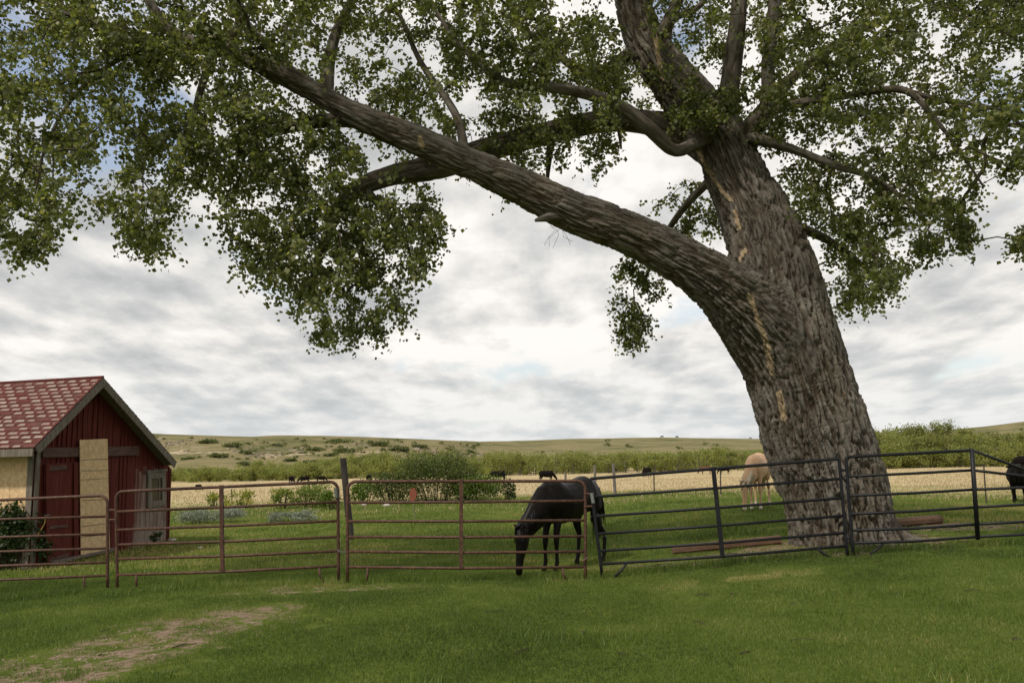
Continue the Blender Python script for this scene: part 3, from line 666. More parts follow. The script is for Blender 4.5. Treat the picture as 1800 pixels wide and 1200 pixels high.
# twigs: each clump hangs from the nearest older node
nodes = np.array(skel); nn = len(nodes); order = []
dist = np.full(len(cc), 1e9); near = np.zeros(len(cc), int)
for j in range(len(cc)):
    d = ((nodes-cc[j])**2).sum(1); near[j] = d.argmin(); dist[j] = d.min()
par = {}; allp = [tuple(q) for q in nodes]; left = np.ones(len(cc), bool)
for _ in range(len(cc)):
    i = np.where(left, dist, 1e9).argmin(); left[i] = False; k = len(allp); allp.append(tuple(cc[i])); par[k] = near[i]
    d = ((cc-cc[i])**2).sum(1)*1.15; up = left & (d < dist); dist[up] = d[up]; near[up] = k
cnt = {}
for k in range(len(allp)-1, nn-1, -1): cnt[k] = cnt.get(k, 1); cnt[par[k]] = cnt.get(par[k], 0)+cnt[k]
tv = MB()
for k in range(nn, len(allp)):
    a, b = Vector(allp[par[k]]), Vector(allp[k]); ln = (b-a).length
    if ln < .02: continue
    mid = (a+b)/2+Vector((random.uniform(-.12, .12), random.uniform(-.12, .12), .10))*ln
    ra = .0035+.0042*math.sqrt(cnt[k]); tv.tube([a, mid, b], [ra*1.1, ra*.9, ra*.7], 5, caps=False)
tv.build('twigs', M['twig'], tree, smooth=True)['kind'] = 'stuff'
# leaves: sprigs inside every clump
NS = 7; NL = 11
Vs = []; Ts = []
nC = len(cc); sp_dir = unit(nC*NS); sp_dir[:, 2] -= .35; sp_dir /= np.linalg.norm(sp_dir, axis=1)[:, None]
c0 = np.repeat(cc, NS, 0)+unit(nC*NS)*.06; s0 = np.repeat(cs, NS); ln = rng.uniform(.18, .46, nC*NS)*s0
c1 = np.repeat(c0, NL, 0); dd1 = np.repeat(sp_dir, NL, 0); tt = rng.uniform(.05, 1, len(c1))[:, None]
pp = c1+dd1*tt*np.repeat(ln, NL)[:, None]; pp[:, 2] -= (tt[:, 0]**2)*.10; pp += rng.normal(size=pp.shape)*.035
ld = unit(len(pp)); ld[:, 2] -= .55; ld /= np.linalg.norm(ld, axis=1)[:, None]
LL = rng.uniform(.045, .088, len(pp)); V = leaf_quads(pp, LL, LL*.50, ld, unit(len(pp)))
ct = np.repeat(rng.uniform(-.16, .16, nC), NS*NL)
tone = .5+ct+rng.normal(size=len(pp))*.27
build_leaves('crown', V, tone, M['leaf'], tree)
# hanging dry threads under the long limb
mb = MB()
for k in range(5):
    a = P(random.uniform(955, 1010), 392+random.uniform(-2, 6), 13.0); q = [a]
    sx = random.uniform(-.2, .25)
    for t in (.3, .6, 1.): q.append(a+np.array([sx*t+.1*math.sin(t*4+k), .02*k*t, -random.uniform(.25, .38)*t]))
    mb.tube(q, .0035, 4)
mb.build('hanging_twigs', M['twig'], tree)['kind'] = 'stuff'

# ------------------------------------------------------------------ grass
def grass(name, n, y0, y1, power, L0, L1, w0, w1, mat, dens_fn, lean=.5, tonef=None):
    u = rng.random(n); y = y0+(y1-y0)*u**power; hw = (y*.68+1.5); x = rng.uniform(-1, 1, n)*hw
    k = rng.random(n) < dens_fn(x, y); x, y = x[k], y[k]; n = len(x)
    L = rng.uniform(L0, L1, n)*(.7+.6*vnoise(x, y, 1.7, 21)); wd = rng.uniform(w0, w1, n)
    th = rng.uniform(0, 6.283, n); ln_ = np.abs(rng.normal(size=n))*lean; th2 = rng.uniform(0, 6.283, n)
    b = np.stack([x, y, hgt(x, y)-.004], 1); sx = np.stack([np.cos(th), np.sin(th), np.zeros(n)], 1)*wd[:, None]
    lv = np.stack([np.cos(th2)*ln_, np.sin(th2)*ln_, np.ones(n)], 1); lv /= np.linalg.norm(lv, axis=1)[:, None]
    V = np.stack([b-sx, b+sx, b+lv*L[:, None]], 1).reshape(-1, 3); F_ = np.arange(n*3, dtype=np.int32).reshape(n, 3)
    tone = .42+.55*(vnoise(x, y, .8, 31)-.5)+.55*(vnoise(x, y, .22, 33)-.5)+.35*(vnoise(x, y, 2.6, 34)-.5)+rng.normal(size=n)*.17
    if tonef is not None: tone = tonef(x, y, tone)
    o = mk(name, V, F_, M[mat], attrs={'tone': ('FACE', 'FLOAT', np.clip(tone, 0, 1))}); return tag(o, kind='stuff')
def d_lawn(x, y):
    dm = dirt_mask(x, y)+(vnoise(x, y, 2.3, 41)-.5)*.6+(vnoise(x, y, 7, 42)-.5)*.7
    return np.clip(1.15-sst(.30, .72, dm)*1.12, .03, 1)
def t_lawn(x, y, t):
    ypatch = np.exp(-(((x-3.0)/1.8)**2+((y-11.5)/.5)**2))*.5*(vnoise(x, y, 3, 44) > .45)
    return t+ypatch+sst(.2, .5, dirt_mask(x, y))*.22
g = grass('grass', 680000, 5.5, 15, .85, .022, .048, .0022, .0042, 'blade', d_lawn, .6, t_lawn); tag(g, 'short green lawn grass covering the yard in front of the fence', 'grass')
g = grass('grass', 200000, 15, 42, 1.0, .045, .10, .006, .012, 'blade', lambda x, y: d_lawn(x, y)*(1-dry_mask(x, y)*.8), .5, lambda x, y, t: t+.15+.25*(vnoise(x, y, .3, 50)-.3)); tag(g, 'brighter pasture grass growing behind the pipe fence', 'grass')
g = grass('dry_grass', 90000, 29, 140, 1.4, .08, .16, .012, .03, 'straw_blade', lambda x, y: dry_mask(x, y), .5); tag(g, 'pale dry straw grass of the cattle field', 'grass')

def d_edge(x, y):
    fy = np.interp(x, _fa[:, 0][np.argsort(_fa[:, 0])], 13.1+0*_fa[:, 0]); tb = P(1480, 960, 14.2)
    a = np.exp(-((y-fy)/.35)**2)*(vnoise(x, y, 1.3, 81) > .45); b = np.exp(-((np.hypot(x-tb[0], y-tb[1])-1.45)/.25)**2)*.8*(vnoise(x, y, 2, 82) > .4)
    c = (vnoise(x, y, .9, 83) > .80)*(y < 13)*.22+(vnoise(x, y, 1.6, 85) > .88)*.25
    return np.maximum(np.maximum(a, b), c)
g = grass('grass', 330000, 6, 19, 1.0, .07, .15, .0035, .0065, 'blade', d_edge, .55, lambda x, y, t: t+.05+.3*(vnoise(x, y, 1.1, 84)-.5)); tag(g, 'longer unmown grass tufts along the fence feet and round the trunk', 'grass')

# ------------------------------------------------------------------ thickets and shrubs
def bush_cloud(cx, cy, cz, w, d, h, n, ls, tone, spread=.14, up=.3, shape=1.0):
    """leaf faces filling an uneven dome, gathered in lobes"""
    nl = max(4, int(n/70)); th = rng.uniform(0, 6.283, nl); a = np.sqrt(rng.random(nl)); hh = rng.random(nl)**.7
    lc = np.stack([a*np.cos(th)*(1-hh*.45*shape), a*np.sin(th)*(1-hh*.45*shape), hh*.85+.08], 1)
    k = rng.integers(0, nl, n); q = lc[k]+rng.normal(size=(n, 3))*np.array([.17, .17, .10])
    q[:, 2] = np.abs(q[:, 2]); c = np.stack([cx+q[:, 0]*w/2, cy+q[:, 1]*d/2, cz+q[:, 2]*h], 1)
    dv = unit(n); dv[:, 2] += up; dv /= np.linalg.norm(dv, axis=1)[:, None]
    L = rng.uniform(.6, 1.3, n)*ls; lt = rng.normal(size=nl)*.13
    return leaf_quads(c, L, L*.42, dv, unit(n)), tone+lt[k]+rng.normal(size=n)*spread
Vs, Ts = [], []
def thick(px0, px1, d0, d1, n, h0, h1, t0, ls=.26, nf=430):
    for _ in range(n):
        px = random.uniform(px0, px1); D = random.uniform(d0, d1); x = (px-900)/FPX*D
        h = .82*random.uniform(.6*h1+.4*h0, h1)*(.82+.25*float(vnoise(px, 0, .02, 3)))*(.72 if random.random() < .4 else 1); w_ = random.uniform(2.5, 6)
        v, t = bush_cloud(x, D, float(hgt(x, D))-.1, w_, w_*.8, h, nf, ls, t0+random.gauss(0, .12), spread=.08); Vs.append(v); Ts.append(t)
# left: low strip rising; middle: thicker; right: tall
thick(150, 620, 150, 172, 170, 2.0, 3.4, .55); thick(430, 900, 152, 178, 190, 2.6, 4.6, .5); thick(560, 800, 160, 180, 60, 4.0, 6.2, .42)
thick(850, 1430, 146, 175, 330, 3.0, 5.0, .5); thick(-350, 150, 150, 175, 90, 2.4, 4.2, .5)
ob = build_leaves('willow_thicket', np.concatenate(Vs), np.concatenate(Ts), M['willow']); tag(ob, 'long belt of yellow-green willow brush along the far edge of the dry field', 'thicket', kind='stuff')
Vs, Ts = [], []
thick(1380, 2150, 128, 150, 420, 4.6, 7.3, .42, .30, 600); thick(1380, 2150, 122, 128, 120, 2.5, 5, .5, .26, 400)
ob = build_leaves('riverside_wood', np.concatenate(Vs), np.concatenate(Ts), M['willow']); tag(ob, 'tall dense olive-green wood behind the field right of the big trunk', 'wood', kind='stuff')
# stems of the brush, seen at its foot
tv = MB()
for _ in range(380):
    px = random.uniform(850, 2100); D = random.uniform(124, 127) if px > 1380 else random.uniform(145, 150); x = (px-900)/FPX*D; z = float(hgt(x, D)); h = random.uniform(1.2, 3.2)
    tv.tube([(x, D, z), (x+random.uniform(-.4, .4), D, z+h)], [.06, .03], 4, caps=False)
ob = tv.build('brush_stems', M['post_wood']); tag(ob, 'grey bare stems at the foot of the far brush', 'stems', kind='stuff')
# single tall crowns over the wood
LB = ['rounded dark far tree standing tallest over the right-hand wood', 'low far tree rising just right of the big trunk', 'broad far tree between the two taller crowns of the wood', 'small pointed far tree at the right end of the wood', 'far tree left of the tallest crown of the wood']
for i, (px, pt, wd) in enumerate([(1652, 746, 5.5), (1556, 757, 5), (1612, 752, 6), (1698, 754, 4), (1590, 753, 5)]):
    D = 152.; top = P(px, pt, D); x = top[0]; z = float(hgt(x, D)); h = top[2]-z
    t = thing('far_tree', (x, D, z), LB[i], 'tree', 'single trees above the riverside wood')
    MB().tube([(x, D, z), (x+.2, D, z+h*.75)], [.3, .1], 6).build('trunk', M['twig'], t)
    v, tn = bush_cloud(x, D, z+h*.35, wd, wd, h*.68, 2600, .28, .3); build_leaves('crown', v, tn, M['willow'], t)
# scattered bushes on the hill
HB = [(365, 772, 30, 'long'), (410, 779, 34, 'wide'), (382, 796, 24, ''), (430, 790, 20, ''), (485, 777, 16, ''), (545, 785, 22, ''), (590, 771, 30, ''), (605, 788, 30, ''), (580, 794, 20, ''), (660, 776, 30, ''), (700, 786, 34, ''),
      (735, 781, 26, ''), (828, 790, 22, ''), (432, 811, 26, ''), (510, 804, 20, ''), (640, 800, 26, ''), (760, 796, 20, ''), (675, 805, 24, ''), (545, 808, 24, ''), (330, 800, 14, '')]
for i, (px, py, wd, s) in enumerate(HB):
    q = hill_hit(px, py+7); D = q[1]; wm = wd*1.5*D/FPX; hm = wm*.17
    t = tag(build_leaves('hill_bush', *(lambda vt: (vt[0], vt[1]))(bush_cloud(q[0], q[1], q[2]-.3, wm, wm*.7, hm, 700, .55, .45, up=.1)), M['scrub'], loc=q),
            f'dark green bush on the pale hillside', 'bush', 'bushes scattered on the hillside')
    t['label'] = ['longest dark bush high on the hillside right of the shed roof', 'wide bush on the upper hillside second from the shed roof', 'bush halfway down the hillside below the two highest near the shed', 'bush among pale rocks left of the fence post, mid slope',
        'small bush near the crest midway between shed and dark fence post', 'bush on mid slope just left of the dark fence post', 'elongated bush at the crest above the dark fence post', 'bush directly right of the dark fence post top', 'bush low left beside the dark fence post top',
        'crest bush right of the dark fence post', 'large bush patch above the garden shrubs', 'bush at the right of the large patch above the garden shrubs', 'lone dark bush at the right end of the rocky bluff', 'bush at the foot of the slope left of the small cattle',
        'bush at the slope foot above the small cattle', 'low bush behind the garden shrubs, at their left', 'low bush on the bluff above the right half of the garden shrubs', 'low bush just above the garden shrub crown', 'foot-of-slope bush left of the dark fence post', 'tiny bush nearest the shed roof corner'][i]
sv, st, rm_ = [], [], MB()
for _ in range(420):
    px = random.uniform(-200, 900) if random.random() < .7 else random.uniform(900, 2200)
    ysk = np.interp(px, sk[:, 0], sk[:, 1]); py = random.uniform(ysk+5, ysk+42)
    if vnoise(px, py*3, .012, 61) < .42: continue
    q = hill_hit(px, py); wm = random.uniform(1.5, 5)*q[1]/330
    v, tn = bush_cloud(q[0], q[1], q[2]-.2, wm, wm*.7, wm*.26, 70, .5*q[1]/330, .6+random.gauss(0, .2), up=.1); sv.append(v); st.append(tn)
ob = build_leaves('hill_scrub', np.concatenate(sv), np.concatenate(st), M['scrub']); tag(ob, 'low scattered scrub dotting the hillside', 'scrub', kind='stuff')
for _ in range(260):
    px = random.uniform(150, 900); ysk = np.interp(px, sk[:, 0], sk[:, 1]); band = ysk+22+8*math.sin(px*.017)
    py = random.gauss(band, 4.5)
    if vnoise(px, 0, .03, 71) < .38: continue
    q = hill_hit(px, py); r_ = random.uniform(.2, .75)
    rm_.hexa([q+np.array([x*r_*random.uniform(.7, 1.6), y*r_*random.uniform(.6, 1.2), z*r_*random.uniform(.35, .7)]) for z in (-1, 1) for x, y in ((-1, -1), (1, -1), (1, 1), (-1, 1))])
ob = rm_.build('hill_rocks', M['rock']); tag(ob, 'broken pale rock outcrops in bands across the bluff', 'rocks', kind='stuff')
# garden shrubs behind the fence
def shrub(name, px, pyb, pyt, wpx, n, ls, mat, tone, label, group=None, stems=6, up=.4, shape=.8, spread=.14):
    b = ghit(px, pyb); D = b[1]; wm = wpx*D/FPX; hm = (pyb-pyt)*D/FPX
    t = thing(name, b, label, 'shrub', group)
    v, tn = bush_cloud(b[0], b[1], b[2], wm, wm*.8, hm, n, ls, tone, up=up, shape=shape, spread=spread); build_leaves('foliage', v, tn, M[mat], t)
    if stems:
        mb = MB()
        for _ in range(stems):
            a = random.uniform(-.5, .5)*wm*.7; c = random.uniform(-.3, .3)*wm
            mb.tube([(b[0]+a*.4, b[1]+c*.4, b[2]), (b[0]+a*.8, b[1]+c, b[2]+hm*.6), (b[0]+a, b[1]+c, b[2]+hm*random.uniform(.9, 1.15))], [.018, .012, .005], 4)
        mb.build('stems', M['twig'], t)
    return t
shrub('garden_shrub', 765, 880, 804, 165, 11000, .07, 'bush', .8, 'largest dark green twiggy shrub, domed, behind the middle of the centre fence panel', stems=26)
shrub('garden_shrub', 692, 882, 834, 100, 5000, .07, 'bush', .82, 'medium dark shrub with bare grey stems left of the largest shrub', stems=22)
shrub('garden_shrub', 642, 882, 845, 60, 1800, .09, 'weed', .25, 'fresh green shrub just right of the dark wooden post')
shrub('garden_shrub', 845, 880, 840, 90, 4200, .07, 'weed', .2, 'yellow-green low shrub at the right flank of the largest shrub')
shrub('garden_shrub', 893, 879, 840, 34, 520, .09, 'bush', .55, 'small upright dark shrub nearest the black horse', stems=4)
shrub('garden_shrub', 818, 880, 828, 80, 3800, .075, 'bush', .8, 'olive shrub between the largest shrub and the low yellow-green one')
shrub('flowering_weed', 545, 891, 852, 84, 2400, .07, 'weed', .5, 'tall yellow-green weeds left of the dark wooden post', stems=10)
shrub('flowering_weed', 497, 893, 862, 56, 1100, .07, 'weed', .55, 'yellow-green weeds with thin stalks left of the tall weeds', stems=8)
shrub('flowering_weed', 424, 893, 864, 56, 900, .07, 'weed', .8, 'orange-tipped weeds right of the panel centre post by the shed', stems=6)
shrub('flowering_weed', 380, 893, 868, 52, 800, .07, 'weed', .65, 'yellow weeds left of the panel centre post, nearest the shed', stems=6)
shrub('flowering_weed', 580, 895, 864, 44, 1100, .07, 'weed', .3, 'green weeds touching the dark wooden post from the left', stems=5)
shrub('sagebrush', 345, 920, 899, 72, 3200, .04, 'sage', .45, 'silvery grey sagebrush mound nearest the shed corner', stems=0)
shrub('sagebrush', 402, 918, 895, 66, 3200, .04, 'sage', .5, 'silvery grey sagebrush mound behind the panel centre post', stems=0)
shrub('sagebrush', 492, 917, 902, 52, 1800, .04, 'sage', .4, 'flat silvery sagebrush left half of the middle patch', stems=0)
shrub('sagebrush', 535, 916, 898, 58, 2000, .04, 'sage', .45, 'flat silvery sagebrush right half of the middle patch', stems=0)

# ------------------------------------------------------------------ the red shed
A0, B0 = P(62, 992, 16.8), P(302, 948, 22.0); z0 = min(A0[2], B0[2])-.05
ud = (B0-A0); ud[2] = 0; UL = np.linalg.norm(ud); ud /= UL
nrm = np.array([ud[1], -ud[0], 0])                # outward normal of the gable wall (to the right and the camera)
vd = -nrm*.985+np.array([0, .17, 0]); vd /= np.linalg.norm(vd)
def gp(px, py, off=0.):
    d = cf+(px-900)/FPX*cr+(600-py)/FPX*cu; o = np.array([0, 0, CAMZ]); t = ((A0+nrm*off-o)@nrm)/(d@nrm); return o+d*t
shed = thing('shed', A0, 'weathered red board shed with worn red shingle roof at the left edge', 'shed')
sn = np.cross(vd, [0, 0, 1]); sn = sn if sn[1] < 0 else -sn     # outward normal of the long wall, to the camera
def spt(px, py, off=0.):
    d = cf+(px-900)/FPX*cr+(600-py)/FPX*cu; o = np.array([0, 0, CAMZ]); t = ((A0+sn*off-o)@sn)/(d@sn); return o+d*t
def slab(mb, pts, off0, off1, n_, a=0.):
    lo = [p_+n_*off0 for p_ in pts]; hi = [p_+n_*off1 for p_ in pts]; n = len(pts)
    F_ = [tuple(range(n))[::-1], tuple(range(n, 2*n))]+[(i, (i+1) % n, n+(i+1) % n, n+i) for i in range(n)]
    return mb.add(lo+hi, F_, a)
# gable wall as boards under the roof line, in wall coordinates (u along the wall, z up)
def uz(p_): return float((p_-A0)@ud), float(p_[2])
wl, wap, wr = uz(gp(62, 795)), uz(gp(181, 684)), uz(gp(298, 822))
def rooflim(u): return wl[1]+(wap[1]-wl[1])*(u-wl[0])/(wap[0]-wl[0]) if u < wap[0] else wap[1]+(wr[1]-wap[1])*(u-wap[0])/(wr[0]-wap[0])
def W3(u, z, off=0.): q = A0+ud*u+nrm*off; return np.array([q[0], q[1], z])
mb = MB(); worn = []
u = wl[0]-.02; ue = wr[0]
while u < ue-.02:
    bw = random.uniform(.14, .2); u2 = min(u+bw, ue); th = .022+random.uniform(0, .010); us = [u+.006, u2-.006]
    pts2 = [(us[0], z0-.2)]
    zs = z0-.05
    nz = 14
    for side in (0,):
        za, zb = rooflim(us[0]), rooflim(us[1])
        top = [(us[1], zb), (us[0], za)]
        if us[0] < wap[0] < us[1]: top.insert(1, wap)
        # split in height so the wear can vary up the board
        hs = np.linspace(zs, min(za, zb)-.01, nz)
        for i in range(nz-1):
            c8 = [W3(us[0], hs[i], 0), W3(us[1], hs[i], 0), W3(us[1], hs[i+1], 0), W3(us[0], hs[i+1], 0)]
            um, zm = (us[0]+us[1])/2, (hs[i]+hs[i+1])/2
            qx, qy, _ = proj(W3(um, zm))
            a = .82*float(sst(214, 250, qx))*float(sst(818, 830, qy))*(1-.75*float(sst(288, 293, qx)))+.33*float(sst(905, 985, qy))+.12*float(sst(820, 960, qy))
            if i < 2: a = max(a, .4)
            slab(mb, c8, 0, th, nrm, a)
        slab(mb, [W3(us[0], hs[-1]), W3(us[1], hs[-1])]+[W3(*t_) for t_ in top], 0, th, nrm, .1)
    # batten
    if random.random() < .5:
        zt = rooflim(u2)-.02; slab(mb, [W3(u2-.02, z0), W3(u2+.02, z0), W3(u2+.02, zt), W3(u2-.02, zt)], .03, .048, nrm, .15) if not 225 < proj(W3(u2, z0+1))[0] < 292 else None
    u = u2
# backing and the far gable so the shed is closed
LEN = 7.0
core = [W3(wl[0], z0-.1, -.02), W3(wr[0], z0-.1, -.02), W3(wr[0], wr[1]-.02, -.02), W3(wap[0], wap[1]-.02, -.02), W3(wl[0], wl[1]-.02, -.02)]
far = [p_+vd*LEN for p_ in core]
mb.add(core+far, [(0, 1, 2, 3, 4), (9, 8, 7, 6, 5), (1, 6, 7, 2), (0, 5, 6, 1)], .3)
mb.build('wall', M['red_boards'], shed, attr='worn')
# long side wall: boards below, OSB sheets above
mb = MB()
sA = W3(wl[0], z0, 0)
for k in range(40):
    x0, x1 = k*.175, k*.175+.165
    slab(mb, [sA+vd*x0+np.array([0, 0, -.05]), sA+vd*x1+np.array([0, 0, -.05]), sA+vd*x1+np.array([0, 0, wl[1]-z0]), sA+vd*x0+np.array([0, 0, wl[1]-z0])], -.01, .014+random.uniform(0, .008), sn, random.uniform(.5, .8))
mb.build('side_wall', M['red_boards'], shed, attr='worn')
def along(a): return lambda px, py: 0
zlo, zhi = uz(spt(40, 906))[1], wl[1]-.05
mb = MB()
x = .12
for k, wdt in enumerate((.42, 1.2, 1.2, 1.2)):
    q0, q1 = sA+vd*x, sA+vd*(x+wdt-.008); slab(mb, [np.array([q0[0], q0[1], zlo]), np.array([q1[0], q1[1], zlo]), np.array([q1[0], q1[1], zhi]), np.array([q0[0], q0[1], zhi])], .03, .045, sn); x += wdt
mb.build('osb_side_panel', M['osb'], shed)
mb = MB()
slab(mb, [W3(wl[0]-.03, z0-.05), W3(wl[0]+.09, z0-.05), W3(wl[0]+.09, rooflim(wl[0]+.09)-.01), W3(wl[0]-.03, wl[1]-.04)], .036, .058, nrm)
mb.build('corner_board', M['wood_grey'], shed)
mb = MB(); q0, q1 = sA-nrm*.0-vd*0.03, sA+vd*.11
slab(mb, [np.array([q[0], q[1], z]) for q, z in ((q0, z0-.05), (q1, z0-.05), (q1, wl[1]-.04), (q0, wl[1]-.04))], .048, .066, sn); mb.build('corner_board', M['wood_grey'], shed)
# roof
OV = .34
eL, ap, eR = gp(60, 786, OV), gp(180, 664, OV), gp(309, 812, OV)
def slope_pt(e, a, s, t): return e+(a-e)*s+vd*t
def roof_side(e, a, nm):
    up = np.cross(vd, a-e); up /= np.linalg.norm(up); up = up if up[2] > 0 else -up
    b = MB(); b.hexa([e-up*.09, e+vd*(LEN+.6)-up*.09, a+vd*(LEN+.6)-up*.09, a-up*.09, e-up*.03, e+vd*(LEN+.6)-up*.03, a+vd*(LEN+.6)-up*.03, a-up*.03])
    b.build('roof_deck', M['wood_grey'], shed)
    L_ = np.linalg.norm(a-e); rows = max(8, int(L_/.145)); s = MB(); sg = (a-e)/rows
    for i in range(rows):
        t = -.02-(.15 if i % 2 else 0)
        while t < LEN+.6:
            wdt = .3+random.uniform(-.01, .01); t1 = min(t+wdt-.008, LEN+.6); t0 = max(t, -.02)
            lift = .010+random.uniform(0, .006); sag = .006
            p0 = e+sg*i-sg*.12+up*sag; top = e+sg*(i+1.08)+up*sag
            pl = (1.0 if (random.random() < .85 and nm == 'L') else 0.0)
            # tab body, lower part may be a bleached strip
            f = random.uniform(.48, .62)
            b0, b1 = p0+vd*t0, p0+vd*t1; m0, m1 = p0+sg*f+vd*t0, p0+sg*f+vd*t1; c0_, c1_ = top+vd*t0, top+vd*t1
            ins = random.uniform(.02, .06)
            s.add([b0+up*lift, b1+up*lift, b1-up*.02, b0-up*.02], [(0, 1, 2, 3)], 0)
            if pl:
                a0, a1 = b0+sg*.12+vd*ins, b1+sg*.12-vd*ins*.6; d0_, d1_ = m0+vd*(ins+.03), m1-vd*(ins+.02)
                s.add([q+up*lift for q in (b0, b1, a1, a0)], [(0, 1, 2, 3)], 0); s.add([q+up*lift for q in (b0, a0, d0_, m0)], [(0, 1, 2, 3)], 0)
                s.add([q+up*lift for q in (b1, m1, d1_, a1)], [(0, 1, 2, 3)], 0); s.add([q+up*lift for q in (a0, a1, d1_, d0_)], [(0, 1, 2, 3)], random.uniform(.55, 1))
            else: s.add([q+up*lift for q in (b0, b1, m1, m0)], [(0, 1, 2, 3)], random.uniform(0, .12))
            s.add([m0+up*lift, m1+up*lift, c1_+up*.001, c0_+up*.001], [(0, 1, 2, 3)], random.uniform(0, .10)); t += wdt
    return s.build('roof', M['shingle'], shed, attr='pale')
roof_side(eL, ap, 'L'); roof_side(eR, ap, 'R')
mb = MB()
for e, a in ((eL, ap), (eR, ap)):
    up = np.cross(vd, a-e); up /= np.linalg.norm(up); up = up if up[2] > 0 else -up
    o2 = nrm*.004
    mb2 = MB(); mb2.hexa([e+o2-up*.16, a+o2-up*.16, a+o2-up*.005, e+o2-up*.005, e+o2+nrm*.025-up*.16, a+o2+nrm*.025-up*.16, a+o2+nrm*.025-up*.005, e+o2+nrm*.025-up*.005])
    mb2.build('barge_board', M['wood_grey'], shed)
q0, q1 = eL+nrm*0-np.array([0, 0, .02]), eL+vd*(LEN+.5)-np.array([0, 0, .02])
MB().hexa([q0+sn*.002, q1+sn*.002, q1+sn*.03, q0+sn*.03]+[q-np.array([0, 0, .15]) for q in (q0+sn*.002, q1+sn*.002, q1+sn*.03, q0+sn*.03)]).build('fascia', M['wood_grey'], shed)
MB().tube([ap+np.array([0, 0, .015])-vd*.02, ap+vd*(LEN+.6)+np.array([0, 0, .015])], .035, 8).build('ridge_cap', M['shingle'], shed)
def gslab(name, pix, o0, o1, mat, a=0., parent=shed, attr=None):
    mb = MB(); slab(mb, [gp(*q) for q in pix], o0, o1, nrm, a); return mb.build(name, M[mat], parent, attr=attr)
gslab('door_rail', [(68, 804), (238, 800), (238, 784), (68, 787)], .055, .10, 'faded_board')
dr = gslab('door', [(73, 990), (129, 981), (129, 812), (73, 815)], .05, .075, 'red_boards', .05, attr='worn')
for q in ([(73, 828), (110, 825), (110, 817), (73, 819)], [(75, 930), (112, 926), (112, 921), (75, 925)]): gslab('door_batten', q, .076, .095, 'faded_board', parent=dr)
gslab('door_batten', [(80, 990), (113, 978), (113, 971), (80, 981)], .076, .095, 'faded_board', parent=dr)
for q in ([(73, 990), (79, 989), (79, 815), (73, 815)], [(122, 982), (129, 981), (129, 812), (122, 812)]): gslab('door_stile', q, .0955, .108, 'red_boards', .2, parent=dr, attr='worn')
h_ = gp(78, 905, .11); MB().tube([h_, h_+nrm*.06, h_+nrm*.06+ud*.08], .014, 6).build('handle', M['grey_tape'], dr)
q = [gp(81, 906, .13), gp(78, 920, .13), gp(71, 932, .14), gp(65, 941, .12)]
tag(MB().tube(q, .012, 6).build('rope', M['rope'], loc=q[0]), 'frayed yellow rope hanging from the shed door handle', 'rope')
osb = gslab('osb_panel', [(133, 978), (184, 968), (180, 771), (131, 773)], .11, .125, 'osb')
mb = MB()
for y0_, y1_ in ((808, 806), (827, 826), (843, 840), (879, 877), (909, 905), (925, 919), (943, 938)):
    slab(mb, [gp(133, y0_), gp(181, y1_), gp(181, y1_+.9), gp(133, y0_+.9)], .1252, .127, nrm)
mb.build('panel_seam', M['tpost'], osb)
gslab('ground_step', [(80, 992), (196, 966), (196, 962), (132, 975), (80, 986)], .0, .16, 'wood_grey')
gslab('door_post', [(128, 986), (134, 985), (133, 812), (128, 812)], .05, .085, 'red_boards', .05, attr='worn')
win = gslab('window', [(261, 884), (284, 880), (283, 836), (260, 838)], .045, .05, 'glass_dark')
for i_, q in enumerate(([(256, 893), (263, 892), (262, 830), (256, 831)], [(281, 888), (288, 887), (287, 829), (281, 829)], [(263, 841), (281, 839), (281, 830), (262, 831)], [(263, 891), (281, 888), (281, 878), (263, 880)])):
    gslab('window_frame', q, .045, .072, 'wood_grey', parent=win)
gslab('window_frame', [(254, 831), (289, 828), (289, 824), (254, 827)], .045, .085, 'wood_grey', parent=win)
gslab('window_frame', [(275, 880), (276.5, 880), (276.5, 840), (275, 840)], .052, .062, 'wood_grey', parent=win)
shrub('dark_shrub', 22, 1000, 900, 100, 5200, .07, 'bush', .22, 'dark leafy shrub against the long wall at the left edge', stems=8)
tag(shrub('wall_weed', 272, 962, 938, 26, 260, .05, 'bush', .3, 'tuft of dark weeds below the shed window', stems=0), cat='weed')
q = ghit(304, 952); rk = MB(); 
def stone(px, py, r, label):
    q = ghit(px, py); nrg = 7; V_ = []; F_ = []
    for i in range(nrg+1):
        th = math.pi*i/nrg
        for k in range(10):
            ph = 2*math.pi*k/10; rr = r*(1+random.uniform(-.16, .16)); V_.append((q[0]+rr*math.sin(th)*math.cos(ph)*1.3, q[1]+rr*math.sin(th)*math.sin(ph), q[2]+r*.3+rr*.7*math.cos(th)))
    for i in range(nrg):
        for k in range(10): F_.append((i*10+k, i*10+(k+1) % 10, (i+1)*10+(k+1) % 10, (i+1)*10+k))
    tag(mk('stone', V_, F_, M['stone'], loc=q, smooth=True), label, 'stone', 'loose stones in the yard')
stone(302, 952, .09, 'pale stone block at the shed\'s far wall corner'); stone(314, 958, .06, 'small whitish stone in the grass just right of the shed corner')
stone(680, 890, .12, 'pale stone at the foot of the garden shrubs'); stone(352, 964, .05, 'tiny pale stone right of the whitish one by the shed'); stone(640, 889, .09, 'dull stone right of the dark wooden post base')

